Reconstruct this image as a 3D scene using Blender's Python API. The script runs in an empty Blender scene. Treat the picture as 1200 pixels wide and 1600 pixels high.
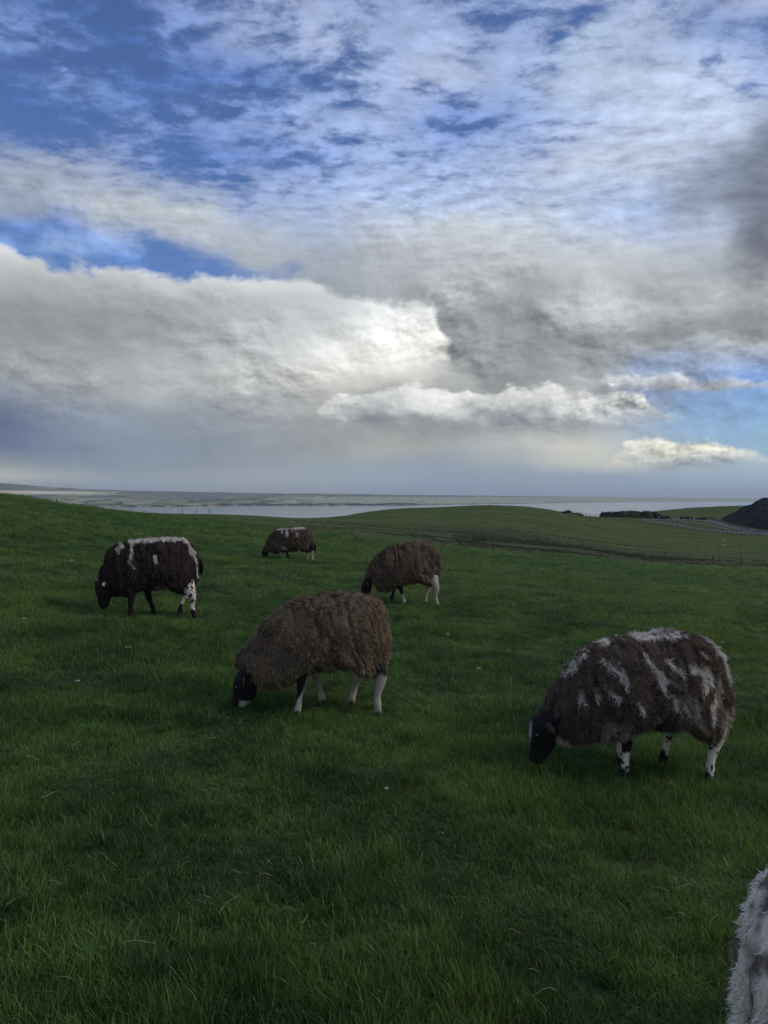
import bpy, math, random
import numpy as np
from mathutils import Vector, Matrix

SC = bpy.context.scene
COL = SC.collection
F = 1202.0            # focal length in photo pixels (photo 1200 x 1600)
CX, HY = 600.0, 778.0  # principal column, horizon row
EYE = 1.5
R = math.radians

# ------------------------------------------------------------------ camera
cam_d = bpy.data.cameras.new('camera')
cam = bpy.data.objects.new('camera', cam_d)
COL.objects.link(cam)
cam.location = (0, 0, EYE)
cam.rotation_euler = (R(90 - math.degrees(math.atan(22 / F))), 0, 0)
cam_d.sensor_fit = 'VERTICAL'
cam_d.sensor_height = 36
cam_d.lens = F / 1600 * 36
cam_d.clip_start = 0.05
cam_d.clip_end = 200000
SC.camera = cam

# ------------------------------------------------------------------ exposure
SC.view_settings.view_transform = 'Standard'
SC.view_settings.look = 'None'
SC.view_settings.exposure = 0.0
SC.view_settings.gamma = 1.0
SC.view_settings.use_curve_mapping = False
SC.render.engine = 'CYCLES'
SC.cycles.max_bounces = 5
SC.cycles.diffuse_bounces = 3
SC.cycles.glossy_bounces = 2
SC.cycles.transmission_bounces = 3
SC.cycles.volume_bounces = 0
SC.cycles.transparent_max_bounces = 6
SC.cycles.use_denoising = True

# ------------------------------------------------------------------ sun (veiled by cloud: weak and wide)
SUN_AZ, SUN_EL = 98.0, 38.0      # azimuth clockwise from the view direction
sun_d = bpy.data.lights.new('sun', 'SUN')
sun_d.energy = 1.35
sun_d.angle = R(10)
sun_d.color = (1.0, 0.90, 0.74)
sun = bpy.data.objects.new('sun', sun_d)
COL.objects.link(sun)
sd = Vector((math.sin(R(SUN_AZ)) * math.cos(R(SUN_EL)), math.cos(R(SUN_AZ)) * math.cos(R(SUN_EL)), math.sin(R(SUN_EL))))
sun.rotation_euler = sd.to_track_quat('Z', 'Y').to_euler()
sun.location = (30, -10, 40)


def lin(c):
    c = c / 255.0
    return c / 12.92 if c <= 0.04045 else ((c + 0.055) / 1.055) ** 2.4


class NT:
    """small helper that writes node trees"""
    def __init__(s, tree):
        s.t = tree

    def put(s, sock, v):
        if v is None:
            return
        if hasattr(v, 'is_linked') or isinstance(v, bpy.types.NodeSocket):
            s.t.links.new(v, sock)
        else:
            sock.default_value = v

    def m(s, op, a, b=None, c=None, clamp=False):
        n = s.t.nodes.new('ShaderNodeMath')
        n.operation = op
        n.use_clamp = clamp
        for i, v in enumerate((a, b, c)):
            s.put(n.inputs[i], v)
        return n.outputs[0]

    def v(s, op, a, b=None, out=0):
        n = s.t.nodes.new('ShaderNodeVectorMath')
        n.operation = op
        s.put(n.inputs[0], a)
        if op == 'SCALE':
            s.put(n.inputs['Scale'], b)
        else:
            s.put(n.inputs[1], b)
        return n.outputs['Value' if op in ('LENGTH', 'DOT_PRODUCT', 'DISTANCE') else 'Vector']

    def xyz(s, x, y, z):
        n = s.t.nodes.new('ShaderNodeCombineXYZ')
        for i, q in enumerate((x, y, z)):
            s.put(n.inputs[i], q)
        return n.outputs[0]

    def sep(s, v):
        n = s.t.nodes.new('ShaderNodeSeparateXYZ')
        s.put(n.inputs[0], v)
        return n.outputs

    def noise(s, vec, scale, detail=4, rough=0.5, dist=0.0, lac=2.0, col=False):
        n = s.t.nodes.new('ShaderNodeTexNoise')
        s.put(n.inputs['Vector'], vec)
        n.inputs['Scale'].default_value = scale
        n.inputs['Detail'].default_value = detail
        n.inputs['Roughness'].default_value = rough
        n.inputs['Distortion'].default_value = dist
        n.inputs['Lacunarity'].default_value = lac
        return n.outputs['Color' if col else 'Fac']

    def ramp(s, fac, stops, interp='LINEAR'):
        n = s.t.nodes.new('ShaderNodeValToRGB')
        s.put(n.inputs[0], fac)
        e = n.color_ramp
        e.interpolation = interp
        while len(e.elements) < len(stops):
            e.elements.new(1.0)
        for el, (p, c) in zip(e.elements, stops):
            el.position = p
            el.color = c if len(c) == 4 else (*c, 1)
        return n.outputs

    def mix(s, fac, a, b, mode='MIX'):
        n = s.t.nodes.new('ShaderNodeMix')
        n.data_type = 'RGBA'
        n.blend_type = mode
        n.clamp_factor = True
        s.put(n.inputs[0], fac)
        s.put(n.inputs[6], a if not isinstance(a, tuple) or len(a) == 4 else (*a, 1))
        s.put(n.inputs[7], b if not isinstance(b, tuple) or len(b) == 4 else (*b, 1))
        return n.outputs[2]

    def step(s, x, lo, hi):
        n = s.t.nodes.new('ShaderNodeMapRange')
        n.interpolation_type = 'SMOOTHSTEP'
        s.put(n.inputs[0], x)
        s.put(n.inputs[1], lo)
        s.put(n.inputs[2], hi)
        return n.outputs[0]


# ------------------------------------------------------------------ world: daylight sky with layered cloud
world = bpy.data.worlds.new('World')
SC.world = world
world.use_nodes = True
wt = world.node_tree
wt.nodes.clear()
W = NT(wt)
KB = 0.10                                   # background strength
sky = wt.nodes.new('ShaderNodeTexSky')
sky.sky_type = 'NISHITA'
sky.sun_disc = False
sky.sun_elevation = R(SUN_EL)
sky.sun_rotation = R(SUN_AZ)
sky.altitude = 150
sky.air_density = 1.0
sky.dust_density = 0.3
sky.ozone_density = 2.0

tc = wt.nodes.new('ShaderNodeTexCoord')
D = tc.outputs['Generated']
dx, dy, dz = W.sep(D)
hor = W.m('SQRT', W.m('ADD', W.m('MULTIPLY', dx, dx), W.m('MULTIPLY', dy, dy)))
te0 = W.m('DIVIDE', dz, W.m('MAXIMUM', hor, 0.02))        # tangent of the elevation
az0 = W.m('ARCTAN2', dx, dy)
TEMAX = 0.70
# noise domains
Q = W.v('MULTIPLY', D, (1.0, 1.0, 1.65))
pz = W.m('ADD', W.m('MAXIMUM', dz, 0.0), 0.10)
P = W.xyz(W.m('DIVIDE', dx, pz), W.m('DIVIDE', dy, pz), 0.0)
nw = W.v('SUBTRACT', W.noise(Q, 5.5, 7, 0.56, col=True), (0.5, 0.5, 0.5))
wx, wy, wz = W.sep(nw)
low = W.step(te0, 0.0, 0.10)                               # calmer warp at the horizon
azw = W.m('ADD', az0, W.m('MULTIPLY', wx, W.m('MULTIPLY', low, 0.15)))
tew = W.m('ADD', te0, W.m('MULTIPLY', wy, W.m('MULTIPLY', low, 0.10)))
Qw = W.v('ADD', Q, W.v('SCALE', nw, 0.05))
nf = W.noise(Qw, 10.0, 8, 0.52)
nf2 = W.noise(W.v('ADD', Qw, (0.010, -0.001, 0.016)), 10.0, 8, 0.52)
calm = W.step(W.noise(Q, 4.2, 2, 0.5), 0.38, 0.66)        # soft stretches and worked-up stretches
relief0 = W.m('MULTIPLY', W.m('SUBTRACT', nf, nf2), W.m('MULTIPLY_ADD', calm, 1.0, 0.25))                          # light from upper right
Pw = W.v('ADD', P, W.v('SCALE', nw, 0.09))
rip1 = W.noise(W.v('MULTIPLY', Pw, (1.0, 1.25, 1.0)), 4.5, 3, 0.5)
rip2 = W.noise(W.v('MULTIPLY', W.v('ADD', Pw, (3.1, 1.7, 0.0)), (1.0, 1.35, 1.0)), 13.0, 5, 0.62)
rip = W.m('MULTIPLY_ADD', rip1, 0.40, W.m('MULTIPLY', rip2, 0.60))
ripl = W.m('SUBTRACT', rip2, W.noise(W.v('MULTIPLY', W.v('ADD', Pw, (3.13, 1.73, 0.0)), (1.0, 1.35, 1.0)), 13.0, 3, 0.62))
nfe = W.noise(Qw, 30.0, 6, 0.58)
nfe2 = W.noise(W.v('ADD', Qw, (0.0040, -0.0005, 0.0062)), 30.0, 4, 0.58)
relief = W.m('ADD', relief0, W.m('MULTIPLY', W.m('SUBTRACT', nfe, nfe2), W.m('MULTIPLY_ADD', calm, 0.70, 0.15)))
nfc = W.m('ADD', W.m('SUBTRACT', nf, 0.5), W.m('MULTIPLY', W.m('SUBTRACT', nfe, 0.5), 0.38))

AZ0 = math.atan(-600 / F)


def te_of(px, row):
    return (HY - row) / F * math.cos(math.atan((px - CX) / F))


def colcoord(az):
    a = W.m('DIVIDE', W.m('SUBTRACT', az, AZ0), -2 * AZ0)
    return W.m('PINGPONG', a, 1.0)


def az_norm(px):
    return (math.atan((px - CX) / F) - AZ0) / (-2 * AZ0)


cc = colcoord(azw)
tn = W.m('DIVIDE', W.m('MAXIMUM', tew, 0.0), TEMAX, clamp=True)


def lut(table, rows, cc, tn, g=1.0):
    pxs = [i * 100 for i in range(13)]
    col = alp = None
    for k, px in enumerate(pxs):
        st = []
        for row, c in zip(rows, table[k]):
            a = c[3] if len(c) > 3 else 1.0
            st.append((te_of(px, row) / TEMAX, (lin(c[0]) * g, lin(c[1]) * g, lin(c[2]) * g, a)))
        st.sort(key=lambda q: q[0])
        o = W.ramp(tn, st)
        if col is None:
            col, alp = o[0], o[1]
        else:
            f = W.step(cc, az_norm(pxs[k - 1]), az_norm(px))
            col = W.mix(f, col, o[0])
            alp = W.m('ADD', W.m('MULTIPLY', alp, W.m('SUBTRACT', 1.0, f)), W.m('MULTIPLY', o[1], f))
    return col, alp


UP_ROWS = [0, 70, 140, 200, 260, 320, 360, 400, 440]
UP = [
 [(105,132,185,.45),(112,138,188,.5),(72,108,176,.12),(95,125,180,.3),(150,160,178,.95),(146,157,178,.95),(105,140,205,.45),(150,178,222,.6),(150,178,222,.6)],
 [(80,115,180,.2),(105,132,186,.45),(108,136,190,.35),(80,115,180,.25),(145,158,180,.85),(158,167,183,.9),(105,138,200,.35),(150,180,225,.6),(140,170,220,.5)],
 [(100,125,180,.35),(70,108,176,.1),(90,122,185,.3),(110,138,190,.4),(120,140,185,.5),(178,185,192,1),(150,165,195,.7),(120,155,215,.5),(80,125,200,.2)],
 [(125,145,190,.55),(110,135,190,.4),(85,118,182,.25),(115,142,195,.45),(90,122,185,.3),(178,187,195,1),(172,180,190,1),(110,140,195,.5),(60,105,185,.1)],
 [(145,160,195,.7),(140,158,196,.65),(95,125,185,.35),(130,153,200,.55),(110,138,195,.45),(150,168,205,.75),(170,178,188,.95),(165,172,180,.95),(90,125,185,.4)],
 [(140,156,192,.7),(158,173,206,.8),(115,142,194,.5),(150,170,210,.7),(125,150,204,.6),(152,172,212,.8),(165,180,208,.9),(160,168,180,1),(150,158,168,.95)],
 [(145,162,200,.7),(150,168,206,.75),(155,173,210,.75),(150,170,210,.7),(150,172,214,.75),(165,184,218,.85),(180,190,208,.95),(175,180,188,1),(165,170,176,1)],
 [(135,152,192,.65),(150,168,205,.75),(170,184,212,.85),(120,148,204,.5),(150,170,212,.75),(170,188,218,.9),(190,198,208,1),(182,187,194,1),(165,170,174,1)],
 [(120,142,186,.5),(140,160,200,.65),(150,168,205,.7),(130,155,205,.6),(155,174,212,.8),(172,188,216,.9),(192,200,208,1),(185,190,195,1),(170,174,178,1)],
 [(150,166,200,.75),(165,182,210,.85),(172,188,214,.85),(165,182,216,.8),(178,190,212,.95),(172,188,216,.9),(185,195,212,.95),(192,197,203,1),(178,182,186,1)],
 [(158,174,205,.8),(160,176,208,.8),(178,194,220,.9),(182,196,222,.9),(180,192,214,.9),(160,180,215,.8),(175,188,214,.9),(188,194,202,1),(182,188,193,1)],
 [(140,158,196,.7),(130,152,198,.6),(178,193,222,.85),(190,204,228,.95),(150,162,185,.95),(135,146,165,1),(170,182,205,.95),(180,187,196,1),(170,175,182,1)],
 [(160,172,198,.75),(110,136,188,.5),(160,178,215,.75),(130,142,160,.95),(118,128,145,1),(112,120,134,1),(108,114,126,1),(105,110,120,1),(118,123,132,1)],
]
LO_ROWS = [380, 430, 480, 530, 580, 620, 660, 700, 725, 745, 765, 780]
LO = [
 [(205,210,212),(165,169,172),(140,146,150),(142,147,150),(155,160,162),(130,140,155),(100,114,143),(102,117,145),(140,150,155),(185,188,178),(145,160,178),(130,148,170)],
 [(195,200,202),(170,174,177),(150,156,160),(142,147,151),(165,169,170),(145,152,160),(125,137,155),(118,132,152),(135,147,160),(165,173,175),(140,156,172),(135,152,172)],
 [(190,195,196),(178,182,185),(150,156,160),(150,155,160),(168,172,174),(158,164,168),(135,147,160),(128,141,158),(135,148,160),(150,162,172),(145,160,175),(140,157,175)],
 [(190,195,198),(190,194,198),(160,165,170),(165,170,174),(185,188,190),(170,175,176),(148,156,163),(135,147,160),(140,151,162),(152,163,170),(150,163,174),(145,160,176)],
 [(190,195,198),(205,208,212),(175,180,184),(178,182,185),(195,198,196),(178,181,180),(155,160,165),(145,152,160),(145,155,163),(155,165,170),(152,165,174),(148,163,178)],
 [(165,170,176),(200,205,208),(188,193,197),(212,215,214),(226,227,221),(185,186,182),(155,158,158),(150,154,156),(150,162,168),(155,168,175),(155,168,178),(148,164,180)],
 [(170,175,180),(175,178,182),(238,241,240),(250,252,246),(238,239,230),(180,182,178),(160,162,160),(170,172,168),(150,162,172),(150,165,180),(148,163,180),(140,158,180)],
 [(180,184,188),(150,154,158),(228,231,229),(240,242,236),(188,190,188),(165,167,167),(150,153,153),(165,168,166),(150,163,173),(145,160,178),(142,160,182),(138,156,180)],
 [(185,188,192),(165,168,170),(135,138,142),(128,131,135),(145,148,150),(170,172,172),(172,175,174),(180,184,182),(165,174,179),(148,163,178),(145,163,182),(140,158,180)],
 [(190,194,196),(180,183,185),(145,148,152),(130,133,138),(155,159,163),(190,193,192),(168,173,177),(208,209,199),(198,201,192),(150,166,182),(145,164,185),(142,160,182)],
 [(190,194,198),(178,182,184),(150,154,158),(150,154,158),(140,161,196),(158,173,196),(150,172,196),(165,180,190),(200,203,195),(150,170,190),(145,167,188),(142,160,182)],
 [(180,185,192),(160,165,170),(155,160,165),(165,170,174),(130,160,206),(134,166,208),(140,174,208),(160,185,205),(175,190,200),(155,178,198),(148,170,190),(142,162,184)],
 [(110,115,125),(130,135,142),(150,155,160),(185,188,190),(120,154,206),(128,163,208),(138,174,208),(150,182,205),(165,190,205),(158,182,200),(150,173,192),(142,162,184)],
]


def sat(v):
    return W.m('MULTIPLY', v, 1.0, clamp=True)


def curve1d(pts, coord):
    """row as a function of the column -> tangent of elevation"""
    st = [(min(1, max(0, az_norm(px))), (te_of(px, row) / TEMAX,) * 3) for px, row in pts]
    return W.m('MULTIPLY', W.ramp(coord, st)[0], TEMAX)


# upper, broken cloud
up_c, up_a = lut(UP, UP_ROWS, cc, tn)
wr = W.m('MULTIPLY_ADD', W.step(te0, 0.28, 0.42), 0.80, 0.15)          # high ripples give way to lumpy cloud lower down
nu = W.m('MULTIPLY_ADD', W.m('SUBTRACT', rip, nf), wr, nf)
aa = W.m('MULTIPLY', W.m('MULTIPLY', up_a, W.m('SUBTRACT', 1.06, up_a)), 4.0)
cov = W.m('ADD', W.m('ADD', up_a, 0.09), W.m('MULTIPLY', W.m('SUBTRACT', nu, 0.5), W.m('MULTIPLY_ADD', aa, 3.6, 0.9)))
a_up = W.step(cov, 0.10, 0.90)
bright_up = W.m('ADD', 1.12, W.m('ADD', W.m('MULTIPLY_ADD', W.m('MULTIPLY', ripl, wr), 0.5, W.m('MULTIPLY', relief, 1.3)), W.m('MULTIPLY', W.m('SUBTRACT', rip2, 0.5), wr)))
up_cc = W.v('SCALE', up_c, bright_up)
blue = W.mix(1.0, sky.outputs[0], (0.66, 0.80, 1.14, 1), 'MULTIPLY')
blue = W.v('SCALE', blue, KB)
base = W.mix(a_up, blue, up_cc)

# lower bank
lo_c, _ = lut(LO, LO_ROWS, cc, tn)
relamp = W.m('MULTIPLY_ADD', W.step(te0, 0.04, 0.16), 1.7, 0.2)
rel_lo = W.m('ADD', 1.05, W.m('ADD', W.m('MULTIPLY', relief, relamp), W.m('MULTIPLY', nfc, W.m('MULTIPLY', low, 0.42))))
lo_cc = W.v('SCALE', lo_c, rel_lo)
cplain = colcoord(W.m('ADD', az0, W.m('MULTIPLY', wx, 0.05)))
edge = curve1d([(0, 382), (60, 392), (110, 408), (160, 424), (250, 432), (330, 439), (400, 442), (450, 436), (500, 442), (560, 462), (620, 470), (700, 420), (800, 400), (1000, 395), (1200, 400)], cplain)
bil = W.m('ADD', W.m('MULTIPLY', nfc, 0.085), W.m('MULTIPLY', wz, 0.05))
dist = W.m('SUBTRACT', W.m('ADD', edge, bil), te0)          # > 0 inside the bank
soft = W.ramp(cplain, [(0, (.010,) * 3), (az_norm(600), (.012,) * 3), (az_norm(720), (.06,) * 3), (1, (.06,) * 3)])[0]
m_lo = W.step(W.m('DIVIDE', dist, soft), -0.5, 1.0)
rimk = W.ramp(cplain, [(0, (.55,) * 3), (az_norm(500), (.5,) * 3), (az_norm(640), (.25,) * 3), (az_norm(720), (0,) * 3)])[0]
rim = W.m('MULTIPLY', W.m('EXPONENT', W.m('MULTIPLY', W.m('MAXIMUM', dist, 0.0), -60.0)), rimk)
lo_cc = W.mix(rim, lo_cc, (lin(238), lin(240), lin(240), 1))
base = W.mix(m_lo, base, lo_cc)


def band(base, top, bot, px0, px1, coltop, colbot, nk=0.05, se=0.010, sb=0.02, rk=3.0, expo=1.0, fade=None, bk=0.4):
    t = curve1d(top, cplain)
    b = curve1d(bot, cplain)
    n = W.m('MULTIPLY', nfc, nk * 2)
    m1 = W.step(W.m('SUBTRACT', W.m('ADD', t, n), te0), 0.0, se)
    m2 = W.step(W.m('SUBTRACT', te0, W.m('ADD', b, W.m('MULTIPLY', n, bk))), 0.0, sb)
    f0, f1 = fade or (20, 20)
    caz = W.m('ADD', cplain, W.m('MULTIPLY', nfc, 0.10))
    m3 = W.step(caz, az_norm(px0), az_norm(px0 + f0))
    m4 = W.step(caz, az_norm(px1), az_norm(px1 - f1))
    mk = W.m('MULTIPLY', W.m('MULTIPLY', m1, m2), W.m('MULTIPLY', m3, m4))
    u = W.m('DIVIDE', W.m('SUBTRACT', te0, b), W.m('MAXIMUM', W.m('SUBTRACT', t, b), 0.004))
    u = W.m('ADD', u, W.m('ADD', W.m('MULTIPLY', nfc, 1.1), W.m('MULTIPLY', wz, 0.9)))
    u = W.step(u, 0.25, 1.0)
    if expo != 1.0:
        u = W.m('POWER', u, expo)
    c = W.mix(u, tuple(lin(q) for q in colbot), tuple(lin(q) for q in coltop))
    c = W.v('SCALE', c, W.m('ADD', 1.0, W.m('MULTIPLY_ADD', relief, rk, W.m('MULTIPLY', nfc, 0.35))))
    return W.mix(mk, base, c)


# lit edge of the second deck inside the left bank
base = band(base, [(0, 570), (100, 573), (170, 592), (240, 600), (320, 596), (450, 605), (560, 598), (1200, 598)],
            [(0, 622), (200, 632), (450, 640), (600, 640), (1200, 640)],
            -60, 600, (208, 209, 207), (158, 163, 167), nk=0.034, se=0.014, sb=0.09, rk=3.5, fade=(30, 150), expo=1.6, bk=0.2)
# dark flat mass right of the bright gap
base = band(base, [(0, 420), (560, 432), (700, 405), (800, 400), (1000, 420), (1200, 380)],
            [(0, 450), (560, 450), (620, 478), (680, 500), (705, 570), (760, 602), (850, 600), (950, 588), (1000, 578), (1050, 566), (1100, 550), (1150, 548), (1200, 552)],
            545, 1700, (200, 204, 206), (150, 154, 158), nk=0.05, se=0.07, sb=0.030, rk=2.2, fade=(60, 20), bk=1.0)
# long streak in the blue gap
base = band(base, [(0, 600), (900, 596), (1060, 582), (1200, 592)], [(0, 606), (900, 606), (1000, 616), (1110, 618), (1200, 612)],
            880, 1800, (206, 211, 213), (160, 166, 175), nk=0.024, se=0.012, sb=0.010, rk=2.0, fade=(90, 20))
# cumulus with a dark base
base = band(base, [(0, 640), (480, 640), (520, 612), (600, 600), (700, 606), (800, 602), (900, 616), (950, 606), (1000, 612), (1040, 636), (1090, 640), (1150, 648), (1200, 650)],
            [(0, 690), (480, 690), (600, 694), (700, 698), (780, 702), (850, 690), (950, 690), (1050, 674), (1100, 658), (1150, 650), (1200, 650)],
            480, 1150, (228, 230, 226), (142, 149, 156), nk=0.036, se=0.008, sb=0.045, rk=4.0, fade=(80, 30), expo=1.3, bk=0.25)
# low bright cumulus near the horizon
base = band(base, [(0, 745), (930, 742), (965, 704), (1000, 688), (1060, 690), (1100, 694), (1150, 702), (1200, 712)],
            [(0, 752), (930, 752), (1000, 749), (1100, 741), (1200, 736)],
            880, 1700, (230, 227, 212), (176, 187, 193), nk=0.034, se=0.010, sb=0.030, rk=3.4, fade=(170, 50), expo=0.8, bk=0.2)
bg = wt.nodes.new('ShaderNodeBackground')
bg.inputs['Strength'].default_value = KB
outw = W.v('SCALE', W.v('MAXIMUM', base, (0.0, 0.0, 0.0)), 1.0 / KB)
wt.links.new(outw, bg.inputs['Color'])
wo = wt.nodes.new('ShaderNodeOutputWorld')
wt.links.new(bg.outputs[0], wo.inputs['Surface'])

# ================================================================== helpers
rng = np.random.default_rng(7)


def _hash(ix, iy, iz, seed):
    h = (ix.astype(np.int64) * 374761393 + iy.astype(np.int64) * 668265263 + iz.astype(np.int64) * 2147483647 + seed * 974634777) & 0xFFFFFFFF
    h = ((h ^ (h >> 13)) * 1274126177) & 0xFFFFFFFF
    h = (h ^ (h >> 16)) & 0xFFFFFFFF
    return h.astype(np.float64) / 4294967295.0


def vnoise(x, y, z=0.0, seed=0):
    """value noise in -1..1, vectorised"""
    x, y, z = np.broadcast_arrays(np.asarray(x, float), np.asarray(y, float), np.asarray(z, float))
    ix, iy, iz = np.floor(x), np.floor(y), np.floor(z)
    fx, fy, fz = x - ix, y - iy, z - iz
    fx, fy, fz = (f * f * f * (f * (f * 6 - 15) + 10) for f in (fx, fy, fz))
    r = 0
    for dx_ in (0, 1):
        for dy_ in (0, 1):
            for dz_ in (0, 1):
                w = (fx if dx_ else 1 - fx) * (fy if dy_ else 1 - fy) * (fz if dz_ else 1 - fz)
                r = r + w * _hash(ix + dx_, iy + dy_, iz + dz_, seed)
    return r * 2 - 1


def fbm(x, y, z=0.0, seed=0, oct=4, gain=0.5):
    r, a, n = 0, 1.0, 0
    for i in range(oct):
        f = 2.03 ** i
        r = r + a * vnoise(np.asarray(x) * f, np.asarray(y) * f, np.asarray(z) * f, seed + i * 17)
        n += a
        a *= gain
    return r / n


def sstep(x, a, b):
    t = np.clip((np.asarray(x, float) - a) / (b - a), 0, 1)
    return t * t * (3 - 2 * t)


def mesh_np(name, verts, faces_list, mat, parent=None, smooth=True, cols=None, extra=None):
    """faces_list: list of (n,k) int arrays; cols: (nverts,3) linear colours"""
    me = bpy.data.meshes.new(name)
    verts = np.asarray(verts, dtype=np.float32)
    me.vertices.add(len(verts))
    me.vertices.foreach_set('co', verts.ravel())
    tot = np.concatenate([np.full(len(f), f.shape[1], np.int32) for f in faces_list])
    idx = np.concatenate([f.astype(np.int32).ravel() for f in faces_list])
    me.loops.add(len(idx))
    me.loops.foreach_set('vertex_index', idx)
    st = np.zeros(len(tot), np.int32)
    st[1:] = np.cumsum(tot)[:-1]
    me.polygons.add(len(tot))
    me.polygons.foreach_set('loop_start', st)
    if smooth:
        me.polygons.foreach_set('use_smooth', np.ones(len(tot), bool))
    if cols is not None:
        a = me.color_attributes.new('Col', 'FLOAT_COLOR', 'POINT')
        c4 = np.ones((len(verts), 4), np.float32)
        c4[:, :3] = cols
        a.data.foreach_set('color', c4.ravel())
    me.update(calc_edges=True)
    me.validate()
    me.materials.append(mat)
    o = bpy.data.objects.new(name, me)
    COL.objects.link(o)
    if parent is not None:
        o.parent = parent
    return o


def tag(o, label=None, cat=None, group=None, kind=None):
    if label:
        o['label'] = label
    if cat:
        o['category'] = cat
    if group:
        o['group'] = group
    if kind:
        o['kind'] = kind
    return o


def empty(name, loc=(0, 0, 0), rz=0.0, **kw):
    o = bpy.data.objects.new(name, None)
    o.empty_display_size = 0.2
    COL.objects.link(o)
    o.location = loc
    o.rotation_euler = (0, 0, rz)
    tag(o, **kw)
    return o


def material(name, base=(.5, .5, .5), rough=0.8, spec=0.3, fn=None):
    m = bpy.data.materials.new(name)
    m.use_nodes = True
    t = m.node_tree
    b = t.nodes['Principled BSDF']
    b.inputs['Base Color'].default_value = (*base, 1)
    b.inputs['Roughness'].default_value = rough
    b.inputs['Specular IOR Level'].default_value = spec
    if fn:
        fn(NT(t), b)
    return m


def bump(N, b, h, strength=0.5, distance=0.02):
    n = N.t.nodes.new('ShaderNodeBump')
    n.inputs['Strength'].default_value = strength
    n.inputs['Distance'].default_value = distance
    N.put(n.inputs['Height'], h)
    N.t.links.new(n.outputs[0], b.inputs['Normal'])


def geo_pos(N):
    return N.t.nodes.new('ShaderNodeNewGeometry').outputs['Position']


def attr(N, name, out='Color'):
    n = N.t.nodes.new('ShaderNodeAttribute')
    n.attribute_name = name
    return n.outputs[out]


class MB:
    """collects boxes, tubes and loose faces into one mesh"""
    def __init__(s):
        s.v, s.f = [], []

    def box(s, c, d, rz=0.0):
        k = len(s.v)
        cs, sn = math.cos(rz), math.sin(rz)
        for i in (-.5, .5):
            for j in (-.5, .5):
                for l in (-.5, .5):
                    x, y, z = i * d[0], j * d[1], l * d[2]
                    s.v.append((c[0] + x * cs - y * sn, c[1] + x * sn + y * cs, c[2] + z))
        s.f += [[k + q for q in f] for f in ((0, 1, 3, 2), (4, 6, 7, 5), (0, 4, 5, 1), (2, 3, 7, 6), (0, 2, 6, 4), (1, 5, 7, 3))]
        return s

    def tube(s, pts, rad, n=6):
        pts = [Vector(p) for p in pts]
        rad = rad if hasattr(rad, '__len__') else [rad] * len(pts)
        k = len(s.v)
        for i, p in enumerate(pts):
            t = (pts[min(i + 1, len(pts) - 1)] - pts[max(i - 1, 0)]).normalized()
            a = Vector((0, 1, 0)) if abs(t.y) < .9 else Vector((1, 0, 0))
            u = t.cross(a).normalized()
            w = t.cross(u)
            for j in range(n):
                q = 2 * math.pi * j / n
                s.v.append(tuple(p + (u * math.cos(q) + w * math.sin(q)) * rad[i]))
        for i in range(len(pts) - 1):
            for j in range(n):
                a, b = k + i * n + j, k + i * n + (j + 1) % n
                s.f.append([a, b, b + n, a + n])
        s.f.append([k + j for j in range(n)][::-1])
        s.f.append([k + (len(pts) - 1) * n + j for j in range(n)])
        return s

    def build(s, name, mat, parent=None, smooth=False):
        me = bpy.data.meshes.new(name)
        me.from_pydata([tuple(v) for v in s.v], [], s.f)
        me.materials.append(mat)
        if smooth:
            for p in me.polygons:
                p.use_smooth = True
        o = bpy.data.objects.new(name, me)
        COL.objects.link(o)
        o.parent = parent
        return o


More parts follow.
